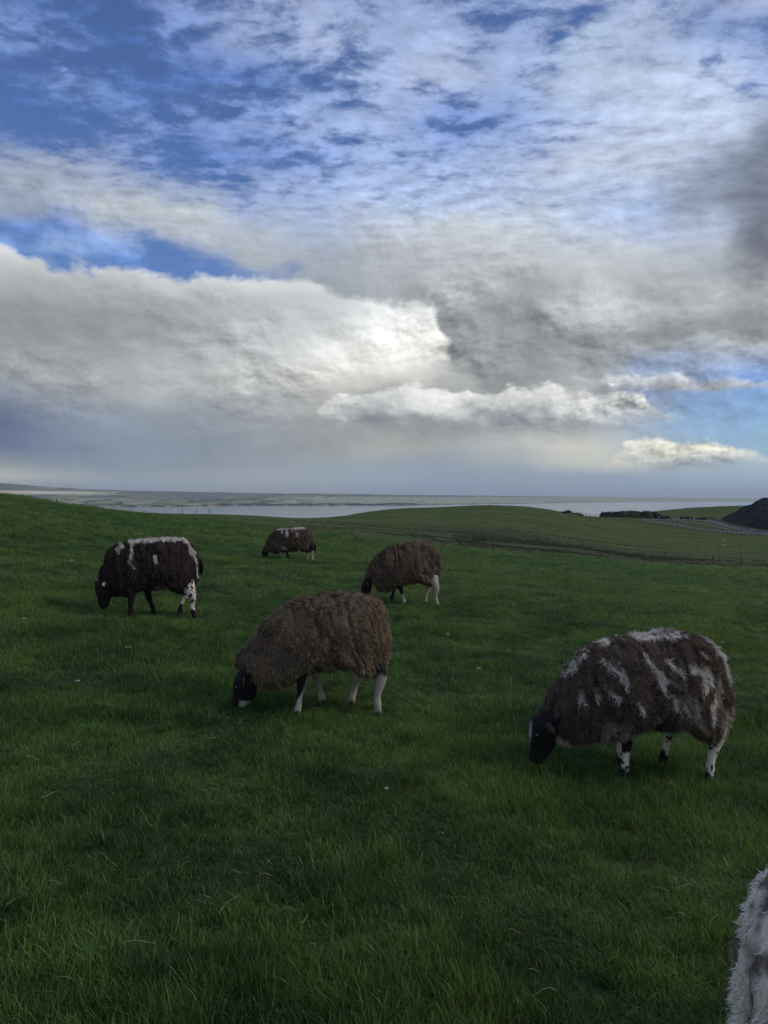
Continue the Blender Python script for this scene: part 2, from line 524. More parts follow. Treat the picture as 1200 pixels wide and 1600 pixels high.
# ================================================================== the lie of the land
# per azimuth column (named by the photo column it passes through): (distance, image row) or (distance, None, height)
T = {
 0:    [(2, None, .0), (5, None, .25), (8, None, .46), (15, None, .90), (30, None, 1.50), (45, 771), (60, None, 1.2), (100, None, -1), (200, None, -5), (330, None, -14), (600, None, -60), (900, None, -158)],
 100:  [(2, None, .0), (5, None, .18), (8, None, .34), (15, None, .66), (28, None, 1.05), (42, 787), (60, None, .6), (100, None, -1), (200, None, -4), (330, None, -12), (600, None, -60), (900, None, -158)],
 200:  [(2, None, .0), (5, None, .13), (8, None, .30), (15, None, .42), (25, None, .55), (40, 802), (60, None, .2), (100, None, -.9), (200, 802), (300, None, -10), (600, None, -60), (900, None, -158)],
 330:  [(2, None, .0), (5, None, .10), (8, None, .20), (12, None, .20), (18, None, .14), (28, 826), (42, 813), (60, None, -.4), (90, 812), (150, 806), (200, 801), (300, None, -9), (600, None, -60), (900, None, -158)],
 480:  [(2, None, .0), (5, None, .08), (8, None, .12), (12, None, .12), (18, None, .03), (28, 845), (42, 829), (60, None, -1.1), (90, 826), (130, 818), (200, 808), (300, None, -10), (600, None, -60), (900, None, -158)],
 600:  [(2, None, .0), (5, None, .06), (8, None, .09), (12, None, .08), (18, 884), (28, 860), (40, 848), (58, 846), (90, 838), (130, 825), (180, 809), (240, 793), (275, 798), (330, None, -9), (600, None, -60), (900, None, -158)],
 750:  [(2, None, .0), (4.2, None, .0), (8, None, .0), (12, 925), (20, 895), (32, 872), (46, 863), (62, 860), (80, 856), (120, 843), (160, 827), (210, 804), (265, 783.5), (300, 790), (360, None, -9), (600, None, -60), (900, None, -158)],
 850:  [(2, None, .0), (4.2, None, -.02), (8, None, -.04), (12, 931), (20, 903), (34, 880), (55, 867), (75, 864), (95, 859), (130, 848), (170, 832), (220, 808), (270, 786), (305, 794), (360, None, -10), (600, None, -60), (900, None, -158)],
 930:  [(2, None, .0), (4.2, None, -.03), (8, None, -.07), (12, 938), (20, 911), (34, 886), (60, 871), (90, 864), (140, 854), (180, 842), (240, 823), (310, 806), (345, 804), (400, 806), (470, 800), (540, None, -14), (620, None, -60), (900, None, -158)],
 1000: [(2, None, .0), (4.2, None, -.04), (8, None, -.10), (12, 945), (20, 918), (35, 894), (60, 880), (100, 871), (140, 862), (180, 851), (240, 836), (290, 823), (330, 815), (370, 812), (430, 809), (480, 801), (545, 792.5), (625, None, -16), (700, None, -60), (900, None, -158)],
 1100: [(2, None, .0), (4.2, None, -.06), (8, None, -.14), (12, 950), (20, 923), (35, 900), (60, 884), (100, 875), (140, 867), (180, 857), (240, 842), (290, 830), (340, 824), (390, 817), (440, 812), (500, 798), (575, 783.5), (670, None, -12), (740, None, -60), (900, None, -158)],
 1200: [(2, None, .0), (4.2, None, -.08), (8, None, -.17), (12, 954), (20, 927), (35, 903), (60, 887), (100, 878), (140, 870), (180, 862), (240, 850), (290, 840), (350, 832), (420, 825), (460, 816), (520, 797), (585, 780), (680, None, -10), (750, None, -60), (900, None, -158)],
}
LG = np.linspace(math.log(1.5), math.log(900), 260)
_px = sorted(T)
_tab = []
for p_ in _px:
    ds, zs = [], []
    for e in T[p_]:
        ds.append(e[0])
        zs.append(EYE - (e[1] - HY) * e[0] / F if e[1] is not None else e[2])
    z = np.interp(LG, np.log(ds), zs)
    k = np.exp(-0.5 * (np.arange(-9, 10) / 3.2) ** 2)
    k /= k.sum()
    z = np.convolve(np.pad(z, 9, mode='edge'), k, 'valid')
    _tab.append(z)
_tab = np.array(_tab)
_u = np.array([(p - CX) / F for p in _px])
_ug = np.linspace(_u[0] - .12, _u[-1] + .12, 240)
_tab2 = np.array([np.interp(_ug, _u, _tab[:, i]) for i in range(len(LG))]).T
k = np.exp(-0.5 * (np.arange(-12, 13) / 5.0) ** 2)
k /= k.sum()
_tab2 = np.apply_along_axis(lambda c: np.convolve(np.pad(c, 12, mode='edge'), k, 'valid'), 0, _tab2)


def base_z(x, y):
    x, y = np.broadcast_arrays(np.asarray(x, float), np.asarray(y, float))
    az = np.arctan2(x, y)
    azc = np.clip(az, -.55, .55)
    r = np.hypot(x, y)
    d = r * np.cos(azc)
    u = np.clip(np.tan(azc), _ug[0], _ug[-1])
    fi = (u - _ug[0]) / (_ug[-1] - _ug[0]) * (len(_ug) - 1)
    fj = (np.log(np.clip(d, 1.5, 899.9)) - LG[0]) / (LG[-1] - LG[0]) * (len(LG) - 1)
    i0 = np.clip(fi.astype(int), 0, len(_ug) - 2)
    j0 = np.clip(fj.astype(int), 0, len(LG) - 2)
    a, b = fi - i0, fj - j0
    z = (_tab2[i0, j0] * (1 - a) + _tab2[i0 + 1, j0] * a) * (1 - b) + (_tab2[i0, j0 + 1] * (1 - a) + _tab2[i0 + 1, j0 + 1] * a) * b
    # behind the observer the field simply goes on; beyond the last crest it is cliff
    back = sstep(np.abs(az), 1.0, 2.2)
    zb = -0.02 * r * 0.3 - 158 * sstep(r, 500, 900)
    return z * (1 - back) + zb * back


def relief_z(x, y):
    r = np.hypot(x, y)
    h = 0.030 * fbm(x * 1.1, y * 1.1, 0, 3, 3) * sstep(r, .5, 3)
    h = h + 0.018 * fbm(x * 3.1, y * 3.1, 0, 5, 2) * (1 - sstep(r, 20, 60))
    h = h + 0.10 * fbm(x * .25, y * .25, 0, 9, 3) * sstep(r, 14, 40)
    h = h + 0.55 * fbm(x * .045, y * .045, 0, 11, 4) * sstep(r, 80, 220) * (1 - .6 * sstep(r, 230, 350) * (x > 60))
    return h


def Z(x, y):
    return base_z(x, y) + relief_z(x, y)


def ray_hit(px, row, d0=1.6, d1=880.0):
    """world point where the sight line of a photo pixel first meets the ground"""
    d = np.exp(np.linspace(math.log(d0), math.log(d1), 3000))
    x = (px - CX) / F * d
    zr = EYE - (row - HY) / F * d
    g = Z(x, d)
    w = np.nonzero(g >= zr)[0]
    k = w[0] if len(w) else len(d) - 1
    return Vector((float(x[k]), float(d[k]), float(g[k])))


# ------------------------------------------------------------------ materials of the land
def mat_turf(N, b):
    p = geo_pos(N)
    flat = N.v('MULTIPLY', p, (1, 1, 0))
    r = N.v('LENGTH', flat)
    n1 = N.noise(flat, 0.8, 6, 0.65)
    n2 = N.noise(flat, 0.10, 5, 0.6)
    n3 = N.noise(flat, 0.018, 4, 0.6)
    n4 = N.noise(N.v('MULTIPLY', flat, (1.0, .55, 0)), 2.6, 6, 0.7)
    c = N.mix(N.step(n1, .30, .72), (.040, .080, .014), (.110, .180, .030))
    c = N.mix(N.m('MULTIPLY', N.step(n2, .42, .68), .7), c, (.125, .170, .038))
    c = N.mix(N.m('MULTIPLY', N.step(n3, .45, .62), .55), c, (.070, .125, .028))
    c = N.mix(N.m('MULTIPLY', N.step(n4, .52, .66), .5), c, (.030, .048, .014))
    c = N.mix(N.m('MULTIPLY', N.m('SUBTRACT', 1.0, N.step(r, 5., 30.)), .8), c, (.018, .022, .010))      # thatch and soil tone, put in near the viewer to darken the foreground
    far = N.step(r, 62., 84.)
    hc = N.mix(N.step(N.noise(N.v('MULTIPLY', flat, (.6, 1.4, 0)), .09, 7, .68), .35, .66), (.032, .048, .013), (.082, .096, .026))
    c = N.mix(N.m('MULTIPLY', far, .85), c, hc)
    # the wet hollow with brown rushes, in front of the second hill
    x, y, z = N.sep(p)
    ex = N.m('DIVIDE', N.m('SUBTRACT', x, 25.0), 32.0)
    ey = N.m('DIVIDE', N.m('SUBTRACT', y, 112.0), 55.0)
    rr = N.m('ADD', N.m('MULTIPLY', ex, ex), N.m('MULTIPLY', ey, ey))
    rr = N.m('ADD', rr, N.m('MULTIPLY', N.m('SUBTRACT', N.noise(flat, .07, 6, .65), .5), 2.6))
    wet = N.m('SUBTRACT', 1.0, N.step(rr, .35, 1.05))
    wc = N.mix(N.step(N.noise(N.v('MULTIPLY', flat, (.5, 1.6, 0)), .35, 6, .7), .4, .66), (.030, .042, .016), (.080, .082, .044))
    c = N.mix(N.m('MULTIPLY', wet, .85), c, wc)
    N.put(b.inputs['Base Color'], c)
    bump(N, b, N.m('ADD', N.m('MULTIPLY', n4, .6), n1), 0.9, 0.10)


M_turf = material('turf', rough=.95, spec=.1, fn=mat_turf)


def mat_sea(N, b):
    p = geo_pos(N)
    n = N.noise(N.v('MULTIPLY', p, (1, .45, 0)), .012, 8, .62)
    n2 = N.noise(N.v('MULTIPLY', p, (.12, 1.0, 0)), .0009, 5, .6)
    c = N.mix(N.step(n2, .4, .65), (.075, .10, .12), (.12, .15, .165))
    N.put(b.inputs['Base Color'], c)
    N.put(b.inputs['Roughness'], N.m('MULTIPLY_ADD', n2, .2, .02))
    bump(N, b, n, .10, 4.0)


M_sea = material('sea_water', rough=.3, spec=.5, fn=mat_sea)


def mat_farland(N, b):
    p = geo_pos(N)
    x, y, z = N.sep(p)
    q = N.xyz(x, N.m('MULTIPLY', y, .16), 0.0)
    qd = N.v('ADD', q, N.v('SCALE', N.v('SUBTRACT', N.noise(q, .0012, 3, .5, col=True), (.5, .5, .5)), 500.0))
    vo = N.t.nodes.new('ShaderNodeTexVoronoi')
    vo.inputs['Scale'].default_value = .0034
    N.put(vo.inputs['Vector'], qd)
    cellv = N.sep(vo.outputs['Color'])[0]
    c = N.ramp(cellv, [(0, (.06, .085, .05)), (.3, (.11, .15, .07)), (.5, (.17, .22, .09)), (.7, (.22, .24, .12)), (.85, (.30, .27, .17)), (1, (.10, .12, .07))], 'CONSTANT')[0]
    # hedgerows
    vd = N.t.nodes.new('ShaderNodeTexVoronoi')
    vd.feature = 'DISTANCE_TO_EDGE'
    vd.inputs['Scale'].default_value = .0034
    N.put(vd.inputs['Vector'], qd)
    c = N.mix(N.m('SUBTRACT', 1.0, N.step(vd.outputs['Distance'], .03, .07)), c, (.018, .026, .016))
    big = N.noise(N.v('MULTIPLY', p, (1, .5, 0)), .00022, 5, .6)
    c = N.mix(N.step(big, .46, .58), c, (.085, .10, .085))
    # pale tan band on the far left flank: sunlight painted into the colour
    u = N.m('DIVIDE', x, y)
    h = N.m('ADD', z, N.m('MULTIPLY', N.m('SUBTRACT', big, .5), 160.0))
    tan = N.m('MULTIPLY', N.m('SUBTRACT', 1.0, N.step(u, -.40, -.33)), N.m('MULTIPLY', N.step(h, 60., 95.), N.m('SUBTRACT', 1.0, N.step(h, 150., 200.))))
    c = N.mix(N.m('MULTIPLY', tan, .9), c, (.60, .53, .36))
    # the low shore plain is paler green in the middle
    gr = N.m('MULTIPLY', N.step(u, -.18, -.05), N.m('SUBTRACT', 1.0, N.step(z, 10., 60.)))
    c = N.mix(N.m('MULTIPLY', gr, .45), c, (.42, .47, .28))
    # rock of the sea cliffs: steep faces
    nz = N.sep(N.t.nodes.new('ShaderNodeNewGeometry').outputs['Normal'])[2]
    rock = N.mix(N.step(N.noise(p, .004, 4, .6), .45, .6), (.045, .048, .050), (.30, .27, .20))
    c = N.mix(N.m('SUBTRACT', 1.0, N.step(nz, .55, .9)), c, rock)
    N.put(b.inputs['Base Color'], N.v('SCALE', c, 1.3))  # whole shore lightened in colour to stand in for sunlight


M_far = material('far_fields', rough=.95, spec=.05, fn=mat_farland)

# ------------------------------------------------------------------ ground sheet (one polar heightfield round the observer)
az_list = np.concatenate([np.arange(-180, -36, 4.0), np.arange(-36, 36, .2), np.arange(36, 180, 4.0)])
r_list = np.concatenate([[.02, .3, .6, .9, 1.2], np.exp(np.arange(math.log(1.5), math.log(960), .0145)), [980]])
AZ, RR = np.meshgrid(np.radians(az_list), r_list)
GX, GY = RR * np.sin(AZ), RR * np.cos(AZ)
GZ = Z(GX, GY)
GZ[-1] = -165
na, nr = len(az_list), len(r_list)
idx = np.arange(na * nr).reshape(nr, na)
nxt = np.roll(idx, -1, axis=1)
q = np.stack([idx[:-1], idx[1:], nxt[1:], nxt[:-1]], -1).reshape(-1, 4)
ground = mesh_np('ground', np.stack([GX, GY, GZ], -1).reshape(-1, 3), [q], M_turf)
tag(ground, kind='structure')

# ------------------------------------------------------------------ sea
SEA = -150.0
sb = MB()
sb.v = [(-60000, -60000, SEA), (60000, -60000, SEA), (60000, 62000, SEA), (-60000, 62000, SEA)]
sb.f = [[0, 1, 2, 3]]
tag(sb.build('sea', M_sea), kind='structure')

# ------------------------------------------------------------------ the far shore: coast, plain and hills
coast = {-500: 794, 0: 793.5, 140: 793, 300: 791, 420: 790, 600: 789.6, 700: 788.6, 800: 787, 900: 785.5, 1000: 784, 1100: 783.4, 1700: 783}
top = {-500: 752, 0: 754.5, 35: 756.5, 70: 760, 130: 764, 200: 766.5, 260: 768, 400: 770.5, 500: 771.5, 700: 774, 900: 776.0, 1000: 777.2, 1100: 777.9, 1200: 778.2, 1700: 778.4}
NU, NV = 520, 60
us = np.linspace(-500, 1700, NU)
cr = np.interp(us, list(coast), list(coast.values()))
tr = np.interp(us, list(top), list(top.values()))
V = []
d_c = 151 * F / (cr - HY)
d_e = np.interp(us, [-500, 600, 1000, 1700], [23000, 25000, 44000, 46000])
d_c = d_c * (1 + .02 * fbm(us * .02, 0, 0, 4, 4)) 
for j in range(NV):
    v = j / (NV - 1)
    d = d_c + (d_e - d_c) * (max(v - .05, 0) / .95) ** 1.25
    row = cr + (tr - cr) * v ** .85
    rise = 1 - .13 * np.clip(j - 1, 0, 1)
    z = EYE - (row - HY) * d / F
    cliff = (9 + 34 * sstep(us, 150, 330) * (1 - sstep(us, 600, 760))) * (.7 + .6 * fbm(us * .03, 0, 0, 21, 3))
    low_ = SEA + cliff + 2.0 * j
    if j == 0:
        z = np.full(NU, SEA - 4.0)
        d = d_c
    elif j == 1:
        z = SEA + cliff
        d = d_c + 12
    else:
        z = np.maximum(z, low_) + 10 * fbm(us * .02, j * .3, 0, 31, 3)
    # roll the skyline
    if j == NV - 1:
        z = z + 8 * fbm(us * .012, 0, 0, 37, 4)
    V.append(np.stack([(us - CX) / F * d, d, z], -1))
V.append(V[-1] + np.array([0, 4000, -900]))
V = np.array(V)
idx = np.arange(V.shape[0] * NU).reshape(-1, NU)
q = np.stack([idx[:-1, :-1], idx[:-1, 1:], idx[1:, 1:], idx[1:, :-1]], -1).reshape(-1, 4)
tag(mesh_np('far_shore', V.reshape(-1, 3), [q], M_far), kind='structure')
VF = V


def far_point(px, v):
    """a point on the far shore sheet: photo column, 0 coast .. 1 skyline"""
    i = (px + 500) / 2200 * (NU - 1)
    j = v * (NV - 1)
    i0, j0 = int(i), min(int(j), NV - 2)
    a, b = i - i0, j - j0
    p = (VF[j0, i0] * (1 - a) + VF[j0, i0 + 1] * a) * (1 - b) + (VF[j0 + 1, i0] * (1 - a) + VF[j0 + 1, i0 + 1] * a) * b
    return Vector(p)


def far_at(px, row):
    best = min((abs(HY - (far_point(px, v / 200)[2] - EYE) * F / far_point(px, v / 200)[1] - row), v / 200) for v in range(4, 200))
    return far_point(px, best[1])


# ------------------------------------------------------------------ haze: one closed box of thin air
HZ = 2.0e-5
hm = bpy.data.materials.new('thin_air')
hm.use_nodes = True
hm.node_tree.nodes.clear()
pv = hm.node_tree.nodes.new('ShaderNodeVolumePrincipled')
pv.inputs['Color'].default_value = (.90, .94, 1.0, 1)
pv.inputs['Density'].default_value = HZ
pv.inputs['Anisotropy'].default_value = 0.1
ho = hm.node_tree.nodes.new('ShaderNodeOutputMaterial')
hm.node_tree.links.new(pv.outputs[0], ho.inputs['Volume'])
hb = MB().box((0, 0, 226.5), (124000, 126000, 787)).build('haze', hm)
tag(hb, kind='stuff')

# ================================================================== sheep
def mat_fleece(N, b):
    c = attr(N, 'Col')
    p = N.t.nodes.new('ShaderNodeTexCoord').outputs['Object']
    n = N.noise(p, 60, 4, .6)
    c = N.v('SCALE', c, N.m('MULTIPLY_ADD', n, .9, .55))
    N.put(b.inputs['Base Color'], c)


def mat_hide(N, b):
    c = attr(N, 'Col')
    p = N.t.nodes.new('ShaderNodeTexCoord').outputs['Object']
    n = N.noise(N.v('MULTIPLY', p, (1, 1, .35)), 160, 3, .6)
    c = N.v('SCALE', c, N.m('MULTIPLY_ADD', n, .7, .65))
    N.put(b.inputs['Base Color'], c)
    bump(N, b, n, .5, .002)


M_fleece = material('fleece_wool', rough=.95, spec=.08, fn=mat_fleece)
M_hide = material('short_hair_hide', rough=.75, spec=.2, fn=mat_hide)
M_hoof = material('hoof_horn', (.018, .014, .012), .5, .4)
M_eye = material('sheep_eye', (.035, .020, .008), .12, .6)
M_eartag = material('ear_tag_plastic', (.62, .58, .26), .45, .4)


def star_radius(poly, c, n=240):
    """radius of a closed outline seen from its centre, every 1/n turn"""
    p = np.array(poly, float) - c
    a, b = p, np.roll(p, -1, 0)
    out = np.zeros(n)
    for i in range(n):
        t = 2 * math.pi * i / n
        d = np.array([math.cos(t), math.sin(t)])
        e = b - a
        den = d[0] * e[:, 1] - d[1] * e[:, 0]
        with np.errstate(divide='ignore', invalid='ignore'):
            r = (a[:, 0] * e[:, 1] - a[:, 1] * e[:, 0]) / den
            s = (a[:, 0] * d[1] - a[:, 1] * d[0]) / den
        ok = (np.abs(den) > 1e-12) & (s >= -1e-6) & (s <= 1 + 1e-6) & (r > 0)
        out[i] = r[ok].max() if ok.any() else out[i - 1]
    k = np.exp(-0.5 * (np.arange(-6, 7) / 2.0) ** 2)
    k /= k.sum()
    return np.convolve(np.concatenate([out[-6:], out, out[:6]]), k, 'valid')


def spline(pts, m=5):
    pts = np.array(pts, float)
    P_ = np.vstack([2 * pts[0] - pts[1], pts, 2 * pts[-1] - pts[-2]])
    out = []
    for i in range(1, len(P_) - 2):
        for k_ in range(m):
            t = k_ / m
            p0, p1, p2, p3 = P_[i - 1], P_[i], P_[i + 1], P_[i + 2]
            out.append(.5 * (2 * p1 + (p2 - p0) * t + (2 * p0 - 5 * p1 + 4 * p2 - p3) * t * t + (3 * p1 - p0 - 3 * p2 + p3) * t ** 3))
    out.append(pts[-1])
    return np.array(out)


def loft(bmv, bmf, pts, n=14):
    """closed elliptical loft: rows of (x, y, z, half_width_y, half_height)"""
    pts = spline(pts, 5)
    k = len(bmv)
    m = len(pts)
    for i in range(m):
        p = pts[i, :3]
        t = pts[min(i + 1, m - 1), :3] - pts[max(i - 1, 0), :3]
        t = t / (np.linalg.norm(t) + 1e-9)
        side = np.array([0, 1, 0.]) - t * t[1]
        side /= np.linalg.norm(side) + 1e-9
        up = np.cross(side, t)
        for j in range(n):
            q_ = 2 * math.pi * j / n
            bmv.append(tuple(p + side * math.cos(q_) * pts[i, 3] + up * math.sin(q_) * pts[i, 4]))
    for i in range(m - 1):
        for j in range(n):
            a, b = k + i * n + j, k + i * n + (j + 1) % n
            bmf.append([a, b, b + n, a + n])
    for base, rev, e in ((k, True, 0), (k + (m - 1) * n, False, m - 1)):
        bmv.append(tuple(pts[e, :3]))
        c_ = len(bmv) - 1
        for j in range(n):
            tri = [base + j, base + (j + 1) % n, c_]
            bmf.append(tri[::-1] if rev else tri)


def remeshed(v, f, voxel, it=6):
    me = bpy.data.meshes.new('tmp')
    me.from_pydata(v, [], f)
    o = bpy.data.objects.new('tmp', me)
    COL.objects.link(o)
    r_ = o.modifiers.new('r', 'REMESH')
    r_.mode = 'VOXEL'
    r_.voxel_size = voxel
    s_ = o.modifiers.new('s', 'SMOOTH')
    s_.iterations = it
    s_.factor = .5
    dg = bpy.context.evaluated_depsgraph_get()
    ev = o.evaluated_get(dg)
    m2 = ev.to_mesh()
    n = len(m2.vertices)
    co = np.empty(n * 3)
    m2.vertices.foreach_get('co', co)
    co = co.reshape(-1, 3)
    faces = [list(p.vertices) for p in m2.polygons]
    ev.to_mesh_clear()
    bpy.data.objects.remove(o)
    bpy.data.meshes.remove(me)
    quads = np.array([q_ for q_ in faces if len(q_) == 4], int)
    tris = np.array([q_ for q_ in faces if len(q_) == 3], int)
    return co, [a for a in (quads, tris) if len(a)]


BLACK = np.array([.010, .009, .010])
WHITE = np.array([.64, .57, .48])
BROWN = np.array([.092, .066, .052])
DKBR = np.array([.040, .029, .025])


def capsule_mask(x, z, x0, z0, x1, z1, w, nz):
    """soft stroke from one point to another, edges broken by noise"""
    dx_, dz_ = x1 - x0, z1 - z0
    L = dx_ * dx_ + dz_ * dz_ + 1e-9
    t = np.clip(((x - x0) * dx_ + (z - z0) * dz_) / L, 0, 1)
    d = np.hypot(x - x0 - t * dx_, z - z0 - t * dz_)
    return 1 - sstep(d / w + nz * .75, .60, 1.25)


def make_sheep(S, label, group='sheep grazing on the pasture'):
    zs, rx, ry = S['zoom']               # zoom factor and corner of the close-up the shape was measured in
    d, pxc, yaw = S['d'], S['px'], S.get('yaw', 0.0)
    X0 = (pxc - CX) / F * d
    root_z = float(base_z(X0, d))
    h = EYE - root_z
    rowc = HY + h * F / d
    s = F / d
    cy = math.cos(yaw)
    flip = S.get('flip', 1)

    def L(X, Y):                          # close-up coordinates -> local x, z (metres)
        return (((rx + X / zs) - pxc) / s / cy * flip * S.get('xk', 1.0), (rowc - (ry + Y / zs)) / s)

    if 'place' in S:
        X0, d = S['place']
        root_z = float(base_z(X0, d))
    root = empty('sheep', (X0, d, root_z), yaw, label=label, cat='sheep', group=group)
    ca, sa = math.cos(root.rotation_euler.z), math.sin(root.rotation_euler.z)

    def gz(x, y):                         # ground height under a local point
        wx_, wy_ = X0 + x * ca - y * sa, d + x * sa + y * ca
        return float(Z(wx_, wy_)) - root_z

    lift = -.012 + h * .15 / d + S.get('lift', 0)   # near flank hangs lower in the view than the middle of the body
    out = [L(*p) for p in S['top']] + [(L(*p)[0], L(*p)[1] + lift * (.35 if i_ < 2 else 1.0)) for i_, p in enumerate(S['bot'])]
    c = np.array(L(*S['c']))
    nth = 220
    rad = star_radius(out, c, nth) - .002
    wx = np.array([(L(a, 0)[0], w) for a, w in S['w']])
    wx = wx[np.argsort(wx[:, 0])]

    # ---- fleece: rounded body with folds, covered in locks
    nq = 44
    th = np.arange(nth) * 2 * math.pi / nth
    q = np.linspace(0, 1, nq)
    sq = np.sin(q * math.pi / 2)
    rr = sq[:, None] * rad[None, :]
    x = c[0] + rr * np.cos(th)[None, :]
    z = c[1] + rr * np.sin(th)[None, :]
    hw = np.interp(x, wx[:, 0], wx[:, 1])
    y = hw * np.maximum(1 - sq[:, None] ** 2.5, 0) ** (1 / 2.1)
    near = np.stack([x, -y, z], -1)
    far = np.stack([x, y, z], -1)[:-1]
    V_ = np.concatenate([near.reshape(-1, 3), far.reshape(-1, 3)])
    i1 = np.arange(nq * nth).reshape(nq, nth)
    i2 = np.concatenate([(np.arange((nq - 1) * nth) + nq * nth).reshape(nq - 1, nth), i1[-1:]], 0)
    nx1, nx2 = np.roll(i1, -1, 1), np.roll(i2, -1, 1)
    f1 = np.stack([i1[:-1], nx1[:-1], nx1[1:], i1[1:]], -1).reshape(-1, 4)
    f2 = np.stack([i2[:-1], i2[1:], nx2[1:], nx2[:-1]], -1).reshape(-1, 4)
    Fq = np.concatenate([f1, f2])

    def normals(V, Fq):
        a = V[Fq[:, 2]] - V[Fq[:, 0]]
        b = V[Fq[:, 3]] - V[Fq[:, 1]]
        n = np.cross(a, b)
        N_ = np.zeros_like(V)
        for k_ in range(4):
            np.add.at(N_, Fq[:, k_], n)
        N_ /= np.linalg.norm(N_, axis=1)[:, None] + 1e-9
        return N_

    N_ = normals(V_, Fq)
    ctr = np.array([c[0], 0, c[1]])
    if ((V_ - ctr) * N_).sum() < 0:
        Fq = Fq[:, ::-1]
        N_ = -N_
    sd_ = S['seed']
    fold = fbm(V_[:, 0] * 17 + V_[:, 2] * 5.0 * S.get('slant', .6), V_[:, 1] * 6, V_[:, 2] * 3.4, sd_, 3)
    ridge = 1 - 1.6 * np.exp(-(fold / .10) ** 2)
    clump = fbm(V_[:, 0] * 26, V_[:, 1] * 26, V_[:, 2] * 20, sd_ + 3, 2)
    amp = S.get('fold', .013)
    V_ = V_ + N_ * (ridge * amp - amp + clump * .008)[:, None]
    N_ = normals(V_, Fq)

    colf = S['colour']

    def colour(p):
        return colf(p[:, 0], p[:, 1], p[:, 2], L)

    # locks
    nl = int(S.get('locks', 24000) * 1.5)
    a, b, c_, e = V_[Fq[:, 0]], V_[Fq[:, 1]], V_[Fq[:, 2]], V_[Fq[:, 3]]
    area = np.linalg.norm(np.cross(c_ - a, e - b), axis=1) * .5
    pick = rng.choice(len(Fq), nl, p=area / area.sum())
    ua, ub = rng.random(nl)[:, None], rng.random(nl)[:, None]
    fq = Fq[pick]
    bil = lambda A: (A[fq[:, 0]] * (1 - ua) + A[fq[:, 1]] * ua) * (1 - ub) + (A[fq[:, 3]] * (1 - ua) + A[fq[:, 2]] * ua) * ub
    p = bil(V_)
    n = bil(N_)
    n /= np.linalg.norm(n, axis=1)[:, None] + 1e-9
    flow = np.tile(np.array([.38, 0, -1.0]), (nl, 1))
    fl = S.get('flow', 0.0)
    flow[:, 0] += fl
    flow = flow - n * (flow * n).sum(1)[:, None]
    flow /= np.linalg.norm(flow, axis=1)[:, None] + 1e-6
    k1 = 11.0
    sw = np.stack([fbm(p[:, 0] * k1, p[:, 1] * k1, p[:, 2] * k1, sd_ + 40 + i, 2) for i in range(3)], -1)
    rd = rng.normal(0, 1, (nl, 3))
    dirv = flow * .85 + n * S.get('stand', .50) * .8 + sw * 1.0 + rd * .20
    dirv /= np.linalg.norm(dirv, axis=1)[:, None]
    ln = .56 * S.get('len', .05) * rng.uniform(.55, 1.25, nl)
    wd = S.get('wid', .0042) * rng.uniform(.6, 1.3, nl)
    # locks: neighbouring strands lean together into points
    cs = S.get('clump', .018)
    cell = np.floor(p / cs)
    hsh = [_hash(cell[:, 0], cell[:, 1], cell[:, 2], 200 + i) for i in range(6)]
    cen = (cell + np.stack(hsh[:3], -1) * .8 + .1) * cs
    cdir = np.stack(hsh[3:], -1) * 2 - 1
    side = np.cross(dirv, n)
    side /= np.linalg.norm(side, axis=1)[:, None] + 1e-6
    side = side + rng.normal(0, .35, (nl, 3))
    side /= np.linalg.norm(side, axis=1)[:, None]
    wave = rng.uniform(-1, 1, nl)
    p0 = p - n * .004
    grav = np.array([0, 0, -1.0])
    st = []
    for t, wf in ((0, .9), (.36, 1.0), (.70, .8)):
        pt = p0 + dirv * (ln * t)[:, None] + side * (wave * ln * .42 * math.sin(t * 5.5))[:, None] + grav * (ln * t * t * .35)[:, None]
        st += [pt - side * (wd * wf)[:, None] * .5, pt + side * (wd * wf)[:, None] * .5]
    tip = p0 + dirv * ln[:, None] + side * (wave * ln * .1)[:, None] + grav * (ln * .40)[:, None]
    tgt = cen + dirv * (ln * .9)[:, None] + cdir * .014
    kk = S.get('gather', .62)
    tip = tip * (1 - kk) + tgt * kk
    for i_ in (4, 5):
        st[i_] = st[i_] * (1 - kk * .55) + (tgt - dirv * (ln * .3)[:, None]) * kk * .55
    for i_ in (2, 3):
        st[i_] = st[i_] * (1 - kk * .18) + (tgt - dirv * (ln * .6)[:, None]) * kk * .18
    st.append(tip)
    LV = np.stack(st, 1).reshape(-1, 3)
    o_ = len(V_) + np.arange(nl)[:, None] * 7
    lq = np.concatenate([o_ + np.array([0, 1, 3, 2]), o_ + np.array([2, 3, 5, 4])])
    lt = o_ + np.array([4, 5, 6])
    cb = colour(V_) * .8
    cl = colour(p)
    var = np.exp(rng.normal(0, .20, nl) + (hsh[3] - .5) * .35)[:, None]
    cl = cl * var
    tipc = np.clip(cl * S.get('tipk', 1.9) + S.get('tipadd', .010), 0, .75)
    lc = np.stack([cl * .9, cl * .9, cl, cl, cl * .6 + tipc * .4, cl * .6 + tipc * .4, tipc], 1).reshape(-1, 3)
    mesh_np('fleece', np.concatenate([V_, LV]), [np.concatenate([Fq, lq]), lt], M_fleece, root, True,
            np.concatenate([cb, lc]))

    # ---- body: head, neck, trunk and four legs as one skin
    bv, bf = [], []
    tr = spline([(c[0] - .28, 0, c[1] - .03, .10, .13), (c[0], 0, c[1], .15, .18), (c[0] + .28, 0, c[1] + .02, .12, .14)], 4)
    loft(bv, bf, [tuple(q_) for q_ in tr[::2]])
    pol, nos = np.array(L(*S['poll'])), np.array(L(*S['nose']))
    hy = S.get('heady', 0.0)
    HL = np.linalg.norm(nos - pol)
    ax = (nos - pol) / HL
    jaw = np.array([-ax[1], ax[0]])
